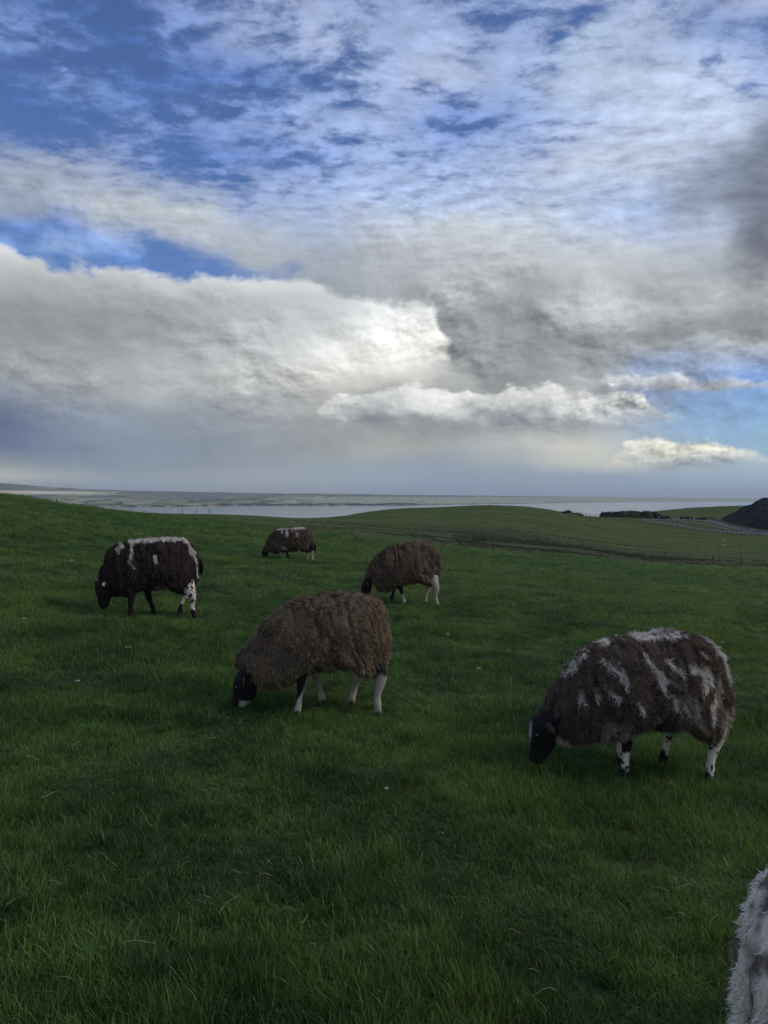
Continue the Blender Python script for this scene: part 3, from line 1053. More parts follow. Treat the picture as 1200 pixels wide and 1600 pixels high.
    if jaw[0] < 0:
        jaw = -jaw                                   # towards the throat, i.e. backwards
    k_ = HL / .24

    def hp(t, off, w, hgt):
        pt = pol + ax * HL * t + jaw * off * k_
        return (pt[0], hy * t, pt[1], w * k_, hgt * k_)
    loft(bv, bf, [(c[0] - .25, 0, c[1] - .08, .09, .10), ((c[0] - .25 + pol[0]) / 2, 0, (c[1] - .08 + pol[1]) / 2 - .02, .075, .085), hp(.05, .05, .05, .055)])
    loft(bv, bf, [hp(-.06, .050, .030, .034), hp(.08, .056, .056, .062), hp(.28, .066, .060, .074), hp(.48, .068, .052, .074),
                  hp(.68, .056, .040, .058), hp(.84, .046, .036, .046), hp(.95, .042, .031, .038), hp(1.02, .040, .015, .018)], 18)
    feet = []
    for leg in S['legs']:
        leg = dict(leg)
        leg['j'] = [(X, hgt, r_ * (1 if hgt > .29 else (.92 if .18 < hgt < .26 else .80))) for X, hgt, r_ in leg['j']]
        yy = leg['y']
        js = []
        for (X, hgt, rad_) in leg['j']:
            lx = L(X, 0)[0]
            rad_ = min(rad_, .06)
            if leg['j'][0][2] >= .075 and .2 < hgt < .28:
                lx += .016 * flip
                rad_ *= 1.12
            js.append([lx, yy * (1 - .45 * sstep(hgt, .26, .42)), min(hgt, .38), rad_, rad_ * leg.get('deep', 1.12)])
        g = gz(js[-1][0], yy)
        for j_ in js:
            wgt = np.clip(1 - j_[2] / .4, 0, 1)
            j_[2] += g * wgt
        loft(bv, bf, [tuple(j_) for j_ in js], 12)
        feet.append((js[-1][0], yy, g, js[-1][3], leg))
    co, fl_ = remeshed(bv, bf, S.get('voxel', .0075), 4)
    # hide colours: each leg by its own marking, head by the head's
    cols = np.tile(BLACK, (len(co), 1))
    nzv = fbm(co[:, 0] * 30, co[:, 1] * 30, co[:, 2] * 24, sd_ + 60, 3)
    for leg in S['legs']:
        js = np.array([[L(X, 0)[0], leg['y'], hgt] for (X, hgt, _) in leg['j']])
        lxz = np.interp(co[:, 2], js[::-1, 2], js[::-1, 0])
        m_ = (np.abs(co[:, 0] - lxz) < .075) & (np.abs(co[:, 1] - leg['y']) < .07) & (co[:, 2] < .44)
        lc_ = leg['col'](co[:, 0] - lxz, co[:, 1], co[:, 2], nzv)
        cols[m_] = lc_[m_]
    rel = co[:, [0, 2]] - pol
    th_ = rel @ ax / HL
    tj = rel @ jaw / k_
    hm_ = (th_ > -.35) & (th_ < 1.2) & (tj > -.05) & (tj < .13) & (np.abs(co[:, 1] - hy * th_) < .09) & (co[:, 0] < pol[0] + .17)
    if 'headcol' in S:
        hc = S['headcol'](th_, tj, co[:, 1], nzv)
        cols[hm_] = hc[hm_]
    else:
        cols[hm_] = BLACK
    mesh_np('body', co, fl_, M_hide, root, True, cols)

    # ---- hooves: two toes each
    for fx, fy, g, r_, leg in feet:
        mb = MB()
        for sgn in (-1, 1):
            mb.tube([(fx + .012, fy + sgn * .011, g + .042), (fx - .004, fy + sgn * .012, g + .022), (fx - .022, fy + sgn * .011, g - .002), (fx - .034, fy + sgn * .009, g - .004)],
                    [.012, .017, .015, .006], 8)
        mb.build('hoof', M_hoof, root, True)
    # ---- ears
    for sgn, e in zip((-1, 1), S['ears']):
        el, eaz, eup = e                      # length, forward lean, rise
        b0 = pol + ax * HL * .10 + jaw * .055 * k_
        o0 = np.array([b0[0], hy * .1 + sgn * .045 * k_, b0[1]])
        dr = np.array([eaz, sgn * 1.0, eup])
        dr /= np.linalg.norm(dr)
        upv = np.cross(dr, np.array([ax[0], 0, ax[1]]))
        upv /= np.linalg.norm(upv)
        fw = np.cross(upv, dr)
        ev, ef = [], []
        m_, w_ = 7, 6
        for i in range(m_):
            t = i / (m_ - 1)
            wdt = el * .26 * math.sin(math.pi * (t * .86 + .12)) ** .8
            for j in range(w_ * 2):
                aa_ = 2 * math.pi * j / (w_ * 2)
                cup = .35 * wdt * math.cos(aa_) ** 2
                ev.append(tuple(o0 + dr * el * t + fw * wdt * math.cos(aa_) + upv * (.18 * wdt * math.sin(aa_) + cup) - np.array([0, 0, 1]) * el * .25 * t * t))
        W2 = w_ * 2
        for i in range(m_ - 1):
            for j in range(W2):
                ef.append([i * W2 + j, i * W2 + (j + 1) % W2, (i + 1) * W2 + (j + 1) % W2, (i + 1) * W2 + j])
        ef.append(list(range(W2))[::-1])
        ef.append([(m_ - 1) * W2 + j for j in range(W2)])
        vv = np.array(ev)
        o = MB()
        o.v, o.f = ev, ef
        ob = o.build('ear', M_hide, root, True)
        at = ob.data.color_attributes.new('Col', 'FLOAT_COLOR', 'POINT')
        cc_ = np.ones((len(ev), 4), np.float32)
        cc_[:, :3] = S.get('earcol', np.array([.045, .032, .026]))
        at.data.foreach_set('color', cc_.ravel())
        if S.get('tagear') == sgn:
            tp = o0 + dr * el * .42 + upv * .006
            tb = MB()
            nrm = Vector(-np.array([.35, .9, -.1])).normalized()
            u_ = nrm.orthogonal().normalized()
            w2 = nrm.cross(u_)
            ctr_ = Vector(tp) + nrm * .012
            for dd in (0, .003):
                for j in range(12):
                    aa_ = j * math.pi / 6
                    tb.v.append(tuple(ctr_ + nrm * dd + (u_ * math.cos(aa_) + w2 * math.sin(aa_)) * .021))
            tb.f = [list(range(12))[::-1], list(range(12, 24))] + [[j, (j + 1) % 12, 12 + (j + 1) % 12, 12 + j] for j in range(12)]
            tb.build('ear_tag', M_eartag, root)
    # ---- eyes
    for sgn in (-1, 1):
        e0 = pol + ax * HL * .34 + jaw * .022 * k_
        me = MB()
        cx_, cy_, cz_ = e0[0], hy * .34 + sgn * .047 * k_, e0[1]
        for i in range(1, 6):
            ph = math.pi * i / 6
            for j in range(10):
                aa_ = j * math.pi / 5
                me.v.append((cx_ + .012 * math.sin(ph) * math.cos(aa_), cy_ + .012 * math.sin(ph) * math.sin(aa_), cz_ + .012 * math.cos(ph)))
        for i in range(4):
            for j in range(10):
                me.f.append([i * 10 + j, (i + 1) * 10 + j, (i + 1) * 10 + (j + 1) % 10, i * 10 + (j + 1) % 10])
        me.f.append(list(range(10)))
        me.f.append(list(range(40, 50))[::-1])
        me.build('eye', M_eye, root, True)
    # ---- tail, woolly, hanging down the rump
    if 'tail' in S:
        tx, tz = L(*S['tail'])
        n_t = 900
        t = rng.random(n_t)
        base = np.stack([tx + .012 + .02 * np.sin(t * 3), rng.normal(0, .016, n_t), tz - t * S.get('tail_len', .2)], -1)
        dv = np.stack([rng.normal(.25, .3, n_t), rng.normal(0, .5, n_t), -np.ones(n_t)], -1)
        dv /= np.linalg.norm(dv, axis=1)[:, None]
        ww = rng.normal(0, 1, (n_t, 3))
        ww /= np.linalg.norm(ww, axis=1)[:, None]
        a_ = base - ww * .003
        b_ = base + ww * .003
        t_ = base + dv * .045
        TV = np.stack([a_, b_, t_], 1).reshape(-1, 3)
        tf = np.arange(n_t * 3).reshape(-1, 3)
        # solid core
        core = MB().tube([(tx - .02, 0, tz + .02), (tx + .01, 0, tz - .04), (tx + .02, 0, tz - S.get('tail_len', .2))], [.02, .024, .012], 8)
        cv = np.array(core.v)
        tc_ = np.tile(S.get('tailcol', DKBR), (len(TV) + len(cv), 1)) * np.exp(rng.normal(0, .25, len(TV) + len(cv)))[:, None]
        cq = np.array([f_ for f_ in core.f if len(f_) == 4])
        mesh_np('tail', np.concatenate([cv, TV]), [cq, tf + len(cv)], M_fleece, root, True, tc_)
    return root


def lerp(a, b, t):
    t = np.asarray(t)[:, None]
    return a * (1 - t) + b * t


def leg_white(dark_top=None):
    def f(dx_, y, z, nz):
        c = np.tile(WHITE * .60, (len(z), 1)) * (1 + .35 * nz)[:, None] * (np.array([1, .95, .88]) * .35 + .65)
        if dark_top is not None:
            c = lerp(c, BLACK, sstep(z + nz * .03, dark_top - .02, dark_top + .02))
        return c
    return f


def leg_black(dx_, y, z, nz):
    return np.tile(BLACK, (len(z), 1))


def leg_split(lo, hi):
    """black front and top, white behind and below"""
    def f(dx_, y, z, nz):
        m_ = sstep(z - (dx_ * 3.2 + .0) * 1.0 + nz * .03, lo, hi)
        return lerp(np.tile(WHITE * .8, (len(z), 1)), BLACK, m_)
    return f


def leg_speckled(k=.12, foot=.09, top=9.0):
    def f(dx_, y, z, nz):
        n2 = fbm(dx_ * 62, y * 62, z * 45, 91, 2)
        m_ = sstep(n2, k, k + .10)
        m_ = np.maximum(m_, 1 - sstep(z + nz * .04 + dx_ * .9, foot - .015, foot + .015))
        m_ = np.maximum(m_, sstep(z + nz * .03, top, top + .02))
        return lerp(np.tile(WHITE * 1.05, (len(z), 1)), BLACK, m_)
    return f


def strokes(L, x, z, nz, items, sc):
    m_ = np.zeros(len(x))
    nz = nz * 1.35 + .35 * fbm(x * 55, z * 12, 0, 97, 2) + rng.normal(0, .30, len(x))
    for X0_, Y0_, X1_, Y1_, w in items:
        a, b = L(X0_, Y0_), L(X1_, Y1_)
        m_ = np.maximum(m_, capsule_mask(x, z, a[0], a[1], b[0], b[1], w * sc, nz))
    return m_


def brown_coat(base, seed, warm=1.0):
    def f(x, y, z, L):
        n = fbm(x * 5, y * 5, z * 5, seed, 3)
        n2 = fbm(x * 22, y * 22, z * 14, seed + 5, 2)
        c = np.tile(base, (len(x), 1)) * (1 + .45 * n + .35 * n2)[:, None]
        c = lerp(c, base * np.array([1.15, 1.0, .88]), np.clip(n2 * 1.2, 0, .6))
        return np.clip(c, .004, .8)
    return f


def patched_coat(base, seed, whites, tans, sc, wcol=WHITE, tcol=np.array([.24, .205, .165])):
    bc = brown_coat(base, seed)

    def f(x, y, z, L):
        c = bc(x, y, z, L)
        nz = fbm(x * 16, y * 16, z * 12, seed + 9, 3)
        m2 = strokes(L, x, z, nz * 1.2, tans, sc)
        c = lerp(c, tcol, m2 * np.clip(.85 + nz * .7, .2, 1))
        m1 = strokes(L, x, z, nz, whites, sc)
        return lerp(c, wcol, m1 * np.clip(.88 + nz * .3, .4, 1))
    return f


# --- A: the big plain brown ewe
A = dict(zoom=(4.0, 340, 900), d=5.10, px=490, yaw=R(4), seed=11, slant=.5,
         top=[(110, 610), (97, 560), (108, 500), (160, 440), (220, 372), (250, 310), (290, 270), (350, 217), (430, 167), (520, 130), (620, 110), (720, 102), (850, 102), (940, 113), (1000, 140), (1040, 178), (1060, 225), (1070, 300), (1080, 380), (1082, 440), (1078, 510), (1055, 570), (1025, 620), (995, 660)],
         bot=[(965, 655), (930, 640), (880, 600), (840, 596), (760, 608), (700, 616), (620, 612), (560, 636), (500, 676), (430, 712), (330, 732), (265, 735), (215, 700), (178, 650), (140, 622)],
         c=(680, 400), w=[(60, .06), (130, .09), (250, .14), (400, .19), (560, .225), (750, .245), (900, .24), (1020, .20), (1100, .15)],
         poll=(118, 598), nose=(80, 838), ears=[(.10, .1, .1), (.10, -.2, .1)],
         colour=brown_coat(np.array([.138, .102, .068]), 5),
         headcol=lambda t, j, y, n: lerp(np.tile(BLACK, (len(t), 1)), WHITE * .75, sstep(j, .045, .06) * sstep(t, .62, .72) * (1 - sstep(t, 1.0, 1.05))),
         legs=[dict(y=-.13, j=[(540, .42, .062), (528, .31, .045), (528, .21, .031), (515, .13, .024), (508, .07, .027), (500, .015, .026)], col=leg_split(.10, .16)),
               dict(y=.12, j=[(590, .42, .058), (598, .31, .040), (612, .21, .030), (630, .13, .023), (645, .07, .026), (655, .015, .026)], col=leg_white()),
               dict(y=-.09, j=[(970, .44, .085), (985, .33, .055), (1000, .24, .034), (995, .14, .026), (995, .07, .029), (998, .015, .028)], col=leg_white(.25)),
               dict(y=.12, j=[(900, .44, .085), (895, .33, .055), (885, .24, .034), (862, .14, .026), (845, .07, .028), (838, .015, .027)], col=leg_white())],
         locks=44000, fold=.013, len=.046)
make_sheep(A, 'plain brown ewe with black face and pale legs, grazing in the middle foreground')

# --- B: the large patched one on the right
Bw = [(600, 175, 640, 270, 17), (640, 270, 672, 340, 13), (648, 250, 668, 300, 10), (690, 190, 742, 240, 11), (665, 270, 720, 300, 8), (800, 232, 880, 250, 18), (870, 240, 865, 320, 24), (900, 280, 900, 320, 9), (930, 340, 930, 430, 12),
      (410, 200, 470, 262, 9), (470, 205, 500, 310, 7), (300, 350, 302, 392, 12), (368, 340, 372, 390, 9), (405, 310, 465, 378, 8), (540, 380, 555, 420, 8), (860, 160, 905, 195, 8), (975, 185, 1010, 190, 8),
      (600, 108, 830, 97, 10), (430, 136, 480, 126, 8), (362, 168, 240, 292, 7), (950, 120, 1042, 205, 13), (1040, 200, 1050, 330, 13), (215, 610, 260, 650, 26), (900, 400, 905, 500, 10), (700, 360, 730, 420, 10)]
Bt = [(450, 520, 560, 560, 46), (430, 590, 600, 590, 26), (760, 390, 820, 460, 52), (780, 480, 800, 540, 26), (900, 480, 930, 400, 24), (1000, 500, 1060, 560, 55), (990, 600, 1020, 640, 42), (240, 620, 330, 640, 20), (1075, 470, 1090, 520, 28), (960, 300, 960, 420, 18)]
B = dict(zoom=(1200 / 380, 800, 960), d=4.24, px=1000, yaw=R(5), seed=23, slant=.2,
         top=[(112, 545), (118, 480), (160, 400), (210, 312), (270, 240), (340, 172), (440, 130), (520, 115), (600, 104), (700, 93), (800, 86), (880, 87), (960, 112), (1018, 155), (1050, 202), (1070, 262), (1085, 330), (1095, 400), (1103, 470), (1095, 540), (1070, 600), (1035, 645), (1000, 664)],
         bot=[(955, 655), (925, 610), (895, 584), (850, 590), (760, 602), (700, 594), (640, 574), (600, 592), (560, 612), (500, 650), (420, 656), (340, 656), (280, 672), (225, 668), (190, 640), (165, 590), (140, 545)],
         c=(700, 370), w=[(90, .07), (160, .10), (280, .16), (420, .21), (600, .245), (780, .26), (920, .25), (1040, .20), (1120, .15)],
         poll=(90, 500), nose=(78, 724), ears=[(.10, .35, .0), (.10, .2, .1)],
         colour=patched_coat(np.array([.080, .060, .045]), 9, Bw, Bt, 1 / 895., WHITE * .92),
         headcol=lambda t, j, y, n: lerp(np.tile(BLACK, (len(t), 1)), WHITE * .8, (1 - sstep(j + .004 * n, -.006, .003)) * sstep(np.abs(t - .45), .0, .02) * sstep(t, -.1, .0) * (.6 + .4 * sstep(n, -.2, .2))),
         legs=[dict(y=-.09, j=[(560, .42, .062), (535, .30, .045), (538, .22, .031), (532, .13, .024), (530, .07, .028), (525, .015, .027)], col=leg_speckled(.10, .07, .16)),
               dict(y=.10, j=[(570, .42, .058), (568, .30, .040), (566, .22, .030), (572, .13, .023), (578, .07, .026), (578, .015, .026)], col=leg_speckled(.25, .075, .9)),
               dict(y=-.10, j=[(990, .44, .085), (985, .32, .058), (975, .24, .035), (962, .14, .027), (952, .07, .029), (948, .015, .028)], col=leg_speckled(.22, .035)),
               dict(y=.12, j=[(870, .44, .085), (862, .32, .055), (852, .24, .036), (828, .14, .027), (812, .07, .030), (800, .015, .028)], col=leg_speckled(.20, .10))],
         locks=50000, fold=.017, len=.056, tipk=1.8, wid=.0032)
make_sheep(B, 'large ewe with shaggy brown wool streaked white, black face and spotted legs')

# --- C: dark one on the left with the white back line
Cw = [(450, 142, 520, 130, 16), (520, 128, 760, 120, 17), (760, 120, 880, 120, 19), (880, 114, 930, 150, 20), (930, 150, 960, 235, 17), (965, 230, 1008, 330, 9), (1008, 340, 1018, 460, 7), (465, 140, 450, 230, 11), (450, 230, 435, 300, 9), (440, 300, 470, 355, 6),
      (378, 148, 390, 175, 14), (372, 170, 358, 215, 10), (638, 255, 642, 300, 10), (985, 225, 1000, 245, 8), (350, 180, 345, 210, 6)]
Cc = dict(zoom=(1200 / 220, 120, 820), d=7.9, px=235, xk=.90, yaw=R(24), seed=31, slant=.3,
          top=[(192, 490), (190, 450), (200, 400), (225, 325), (258, 235), (300, 177), (360, 142), (440, 130), (540, 117), (650, 109), (760, 106), (860, 106), (920, 120), (970, 150), (1012, 203), (1035, 262), (1045, 330), (1052, 410), (1040, 480), (1010, 530), (975, 570)],
          bot=[(940, 600), (895, 612), (860, 604), (805, 572), (760, 558), (700, 568), (640, 570), (600, 564), (510, 572), (470, 600), (420, 612), (350, 604), (310, 604), (275, 575), (235, 520)],
          c=(640, 340), w=[(100, .07), (210, .11), (320, .17), (450, .22), (640, .25), (820, .26), (960, .23), (1060, .16)],
          poll=(168, 480), nose=(206, 695), ears=[(.115, .6, .25), (.11, -.7, .3)], tagear=-1,
          colour=patched_coat(np.array([.034, .026, .024]), 13, Cw, [(660, 530, 730, 535, 26)], 1 / 830., WHITE * .95),
          legs=[dict(y=-.12, j=[(470, .42, .065), (456, .28, .045), (452, .20, .032), (450, .13, .026), (450, .07, .028), (448, .015, .027)], col=leg_black),
                dict(y=.10, j=[(600, .42, .065), (610, .28, .042), (622, .20, .031), (645, .13, .026), (658, .07, .028), (664, .015, .027)], col=leg_black),
                dict(y=-.13, j=[(930, .44, .085), (935, .31, .058), (948, .23, .036), (960, .14, .028), (975, .07, .030), (985, .015, .028)], col=leg_speckled(.05, .06)),
                dict(y=.10, j=[(930, .44, .080), (925, .31, .055), (928, .23, .034), (905, .14, .026), (890, .07, .029), (880, .015, .028)], col=leg_speckled(.05, .11))],
          tail=(1036, 300), tail_len=.15, tailcol=BLACK * 2, locks=30000, fold=.014, len=.040, tipk=1.7, wid=.0045)
make_sheep(Cc, 'near-black ewe with white line along its back and black and white hind legs')

# --- D: brown one behind the middle ewe
Dd = dict(zoom=(1200 / 310, 390, 810), d=10.3, px=632, yaw=R(2), seed=43, slant=.6,
          top=[(690, 375), (692, 345), (702, 325), (730, 268), (770, 213), (820, 180), (880, 155), (960, 141), (1040, 143), (1100, 156), (1140, 187), (1155, 240), (1158, 300), (1152, 345), (1135, 378), (1115, 410)],
          bot=[(1090, 418), (1062, 402), (1045, 388), (1000, 396), (930, 404), (900, 416), (870, 438), (820, 456), (780, 444), (750, 420), (725, 390), (708, 370)],
          c=(940, 280), w=[(660, .07), (710, .11), (760, .16), (830, .21), (930, .25), (1030, .25), (1110, .21), (1160, .15)],
          poll=(684, 375), nose=(668, 474), ears=[(.10, .3, .0), (.10, .2, .1)],
          colour=brown_coat(np.array([.130, .094, .064]), 15),
          legs=[dict(y=-.12, j=[(895, .42, .06), (903, .30, .042), (912, .22, .030), (922, .13, .024), (930, .07, .026), (934, .015, .026)], col=leg_white(.16)),
                dict(y=.12, j=[(880, .42, .06), (880, .30, .042), (878, .22, .030), (870, .13, .022), (862, .07, .024), (858, .015, .024)], col=leg_black),
                dict(y=-.13, j=[(1110, .44, .08), (1112, .33, .052), (1118, .24, .034), (1120, .14, .026), (1127, .07, .028), (1130, .015, .027)], col=leg_white()),
                dict(y=.12, j=[(1085, .44, .08), (1088, .33, .052), (1085, .24, .034), (1075, .14, .026), (1070, .07, .028), (1068, .015, .027)], col=leg_white())],
          locks=20000, fold=.022, len=.05, wid=.006)
make_sheep(Dd, 'smaller-looking brown ewe grazing behind the plain brown ewe\'s back, with pale hind legs')

# --- E: the farthest one
Ew = [(196, 62, 198, 78, 7), (226, 78, 230, 102, 8), (284, 86, 288, 106, 7), (170, 66, 340, 56, 6), (255, 66, 257, 76, 4), (205, 174, 220, 182, 8), (290, 180, 300, 190, 7), (120, 200, 124, 212, 6), (180, 200, 190, 206, 5)]
Ee = dict(zoom=(1200 / 310, 390, 810), d=18.1, px=448, yaw=R(6), seed=57, slant=.5,
          top=[(80, 205), (80, 190), (92, 160), (112, 115), (142, 76), (190, 58), (250, 49), (320, 53), (358, 66), (383, 95), (390, 130), (391, 160), (388, 188), (378, 205)],
          bot=[(362, 208), (340, 202), (290, 196), (250, 200), (220, 202), (185, 214), (150, 212), (122, 212), (105, 200)],
          c=(250, 130), w=[(60, .07), (95, .11), (130, .17), (180, .22), (250, .25), (320, .25), (370, .20), (400, .14)],
          poll=(78, 188), nose=(72, 253), ears=[(.12, .9, .3), (.12, -.7, .3)],
          colour=patched_coat(np.array([.090, .064, .048]), 17, Ew, [], 1 / 257., WHITE * .9),
          legs=[dict(y=-.12, j=[(215, .42, .065), (216, .28, .045), (220, .20, .032), (226, .13, .026), (232, .07, .028), (235, .015, .027)], col=leg_black),
                dict(y=.12, j=[(195, .42, .065), (192, .28, .045), (190, .20, .032), (188, .13, .026), (186, .07, .028), (185, .015, .027)], col=leg_speckled(.2, .06, .11)),
                dict(y=-.13, j=[(372, .44, .08), (370, .33, .055), (375, .24, .036), (375, .14, .030), (379, .07, .031), (382, .015, .030)], col=leg_white(.20)),
                dict(y=.12, j=[(352, .44, .08), (352, .33, .055), (354, .24, .036), (350, .14, .030), (346, .07, .031), (344, .015, .030)], col=leg_white(.22))],
          tail=(388, 150), tail_len=.2, locks=11000, fold=.016, len=.055, wid=.010)
make_sheep(Ee, 'farthest ewe, brown with a few white flecks on its back and white hind feet')

# --- G: pale one cut by the right edge of the picture, seen from its rump
Gw = []
gd = dict(B)


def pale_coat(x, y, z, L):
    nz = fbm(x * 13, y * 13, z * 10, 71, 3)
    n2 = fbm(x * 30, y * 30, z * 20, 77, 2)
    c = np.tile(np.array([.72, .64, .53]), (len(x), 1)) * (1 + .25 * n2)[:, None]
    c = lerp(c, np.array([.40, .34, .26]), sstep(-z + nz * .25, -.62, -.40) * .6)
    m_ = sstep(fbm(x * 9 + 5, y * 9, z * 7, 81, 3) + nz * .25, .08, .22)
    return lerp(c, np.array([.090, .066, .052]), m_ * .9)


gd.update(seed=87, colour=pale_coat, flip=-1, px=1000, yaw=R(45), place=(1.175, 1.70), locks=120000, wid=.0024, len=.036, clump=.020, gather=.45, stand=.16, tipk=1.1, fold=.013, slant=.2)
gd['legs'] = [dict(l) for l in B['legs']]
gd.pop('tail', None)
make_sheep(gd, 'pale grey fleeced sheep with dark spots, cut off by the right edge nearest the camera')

# ================================================================== things in the distance
M_white = material('whitewash', (.78, .77, .73), .9, .1)
M_slate = material('slate_roof', (.10, .10, .11), .8, .2)
M_turbine = material('turbine_backlit_grey', (.34, .36, .38), .5, .3)  # white turbines greyed in the colour, as if backlit


def mat_wood(N, b):
    p = N.t.nodes.new('ShaderNodeTexCoord').outputs['Object']
    n = N.noise(N.v('MULTIPLY', p, (8, 8, 1)), 3, 4, .6)
    N.put(b.inputs['Base Color'], N.mix(n, (.060, .052, .042), (.16, .14, .115)))


M_post = material('weathered_post', rough=.9, spec=.1, fn=mat_wood)


def mat_stone(N, b):
    p = geo_pos(N)
    n = N.noise(p, .6, 6, .65)
    N.put(b.inputs['Base Color'], N.mix(n, (.020, .020, .024), (.070, .068, .070)))
    bump(N, b, n, .7, .3)


M_stone = material('dark_flagstone', rough=.9, spec=.2, fn=mat_stone)


def mat_gravel(N, b):
    p = geo_pos(N)
    n = N.noise(p, .35, 6, .6)
    N.put(b.inputs['Base Color'], N.mix(n, (.085, .088, .095), (.15, .15, .155)))


M_gravel = material('pale_gravel', rough=.95, spec=.1, fn=mat_gravel)


def mat_scrub(N, b):
    p = geo_pos(N)
    n = N.noise(p, .35, 5, .65)
    N.put(b.inputs['Base Color'], N.mix(n, (.014, .020, .014), (.048, .056, .034)))


M_scrub = material('scrub_leaf', rough=.9, spec=.1, fn=mat_scrub)
M_cloth = material('cloth', rough=.9, spec=.1, fn=lambda N, b: N.put(b.inputs['Base Color'], attr(N, 'Col')))


def copy_tree(o, parent=None):
    c = o.copy()
    COL.objects.link(c)
    c.parent = parent
    for ch in list(o.children):
        copy_tree(ch, c)
    return c


# ---- cottages across the bay
def cottage():
    r = empty('cottage', label='tiny white cottage on the far shore across the bay', cat='house', group='white cottages across the bay')
    w = MB().box((0, 0, 2.5), (24, 9, 7))
    w.v += [(-12, 0, 10.6), (12, 0, 10.6)]
    w.f += [[8, 1, 3], [9, 7, 5]]
    w.build('wall', M_white, r)
    rf = MB()
    rf.v = [(-12.6, -5.2, 5.6), (12.6, -5.2, 5.6), (12.6, 0, 11), (-12.6, 0, 11), (-12.6, 5.2, 5.6), (12.6, 5.2, 5.6),
            (-12.6, -5.2, 5.9), (12.6, -5.2, 5.9), (12.6, 0, 11.4), (-12.6, 0, 11.4), (-12.6, 5.2, 5.9), (12.6, 5.2, 5.9)]
    rf.f = [[6, 7, 8, 9], [9, 8, 11, 10], [0, 3, 2, 1], [3, 4, 5, 2], [0, 1, 7, 6], [4, 10, 11, 5], [0, 6, 9, 3], [3, 9, 10, 4], [1, 2, 8, 7], [2, 5, 11, 8]]
    rf.build('roof', M_slate, r)
    return r


proto = None
cots = [(28, 772.6), (32, 773), (36, 772.4), (44, 773), (55, 774.6), (60, 775), (68, 775.5), (115, 773), (119, 773.2), (122, 773), (168, 774), (172, 774), (157, 770.6),
        (139, 786.2), (142, 786.6), (195, 785), (240, 776), (262, 774), (290, 775), (296, 775.2), (274, 780), (215, 779)]
nleft = len(cots)
cots += [(318 + i * 5.2 + rng.normal(0, .8), 774.6 + i * .09 + rng.normal(0, .25)) for i in range(11)]
cots += [(rng.uniform(380, 560), rng.uniform(776, 784)) for _ in range(26)]
cots += [(rng.uniform(520, 900), 0) for _ in range(80)]
for i, (px_, rw_) in enumerate(cots):
    if rw_ == 0:
        cr_ = np.interp(px_, list(coast), list(coast.values()))
        tr_ = np.interp(px_, list(top), list(top.values()))
        rw_ = tr_ + (cr_ - tr_) * rng.uniform(.22, .80)
    p_ = far_at(px_, rw_)
    if proto is None:
        proto = o = cottage()
    else:
        o = copy_tree(proto)
    lb, gp = (('tiny white cottage on the pale slope at the left of the far shore', 'cottages on the left slope across the bay') if i < nleft else
              ('tiny white cottage in the straight row above the sea cliffs of the far shore', 'row of cottages above the far cliffs') if i < nleft + 11 else
              ('tiny white cottage scattered on the green plain in the middle of the far shore', 'cottages on the middle plain across the bay') if i < nleft + 37 else
              ('tiny white house of the village strung along the right half of the far shore', 'village houses on the right of the far shore'))
    tag(o, lb, 'house', gp)
    o.location = p_
    o.rotation_euler.z = rng.normal(0, .5)
    k_ = rng.uniform(1.0, 1.8) * (p_.y / 16000) ** .6
    o.scale = (k_, k_, k_)

# ---- wind turbines on the left-hand ridge
tl = ['leftmost wind turbine, standing where the far ridge meets the picture edge', 'second wind turbine from the left on the far ridge',
      'wind turbine alone between the left pair and the middle group', 'tall wind turbine at the left of the middle group on the ridge',
      'wind turbine in the middle of the ridge group of three', 'wind turbine at the right of the ridge group of three',
      'left one of three wind turbines spaced along the ridge further right', 'middle one of three wind turbines further right on the ridge',
      'right one of three wind turbines further right on the ridge', 'rightmost wind turbine, small, alone at the low end of the ridge']
tp_ = None
for (px_, hgt, rot), lb in zip([(15.5, .7, .2), (26.5, 1.25, .9), (47, .95, .1), (67.5, 1.3, .6), (75.5, .9, 1.4), (79.5, 1.15, .3), (102, 1.1, 1.0), (106.5, .8, .5), (113.5, 1.15, .1), (145, .6, .8)], tl):
    p_ = far_point(px_, .985)
    if tp_ is None:
        o = tp_ = empty('wind_turbine')
        MB().tube([(0, 0, -6), (0, 0, 50), (0, 0, 98)], [4.6, 3.8, 2.6], 10).build('tower', M_turbine, o, True)
        MB().box((0, 1.5, 100), (5, 14, 5)).build('nacelle', M_turbine, o)
        for b_ in range(3):
            a_ = b_ * 2 * math.pi / 3 + .35
            u_ = Vector((math.sin(a_), 0, math.cos(a_)))
            q0 = Vector((0, -7, 100))
            MB().tube([q0, q0 + u_ * 12, q0 + u_ * 46], [1.6, 2.6, .7], 5).build('blade', M_turbine, o, True)
    else:
        o = copy_tree(tp_)
    tag(o, lb, 'wind turbine', 'wind turbines along the far ridge')
    o.location = p_
    o.rotation_euler.z = rot - .5
    o.scale = (hgt,) * 3

# ---- fences
post_me = None


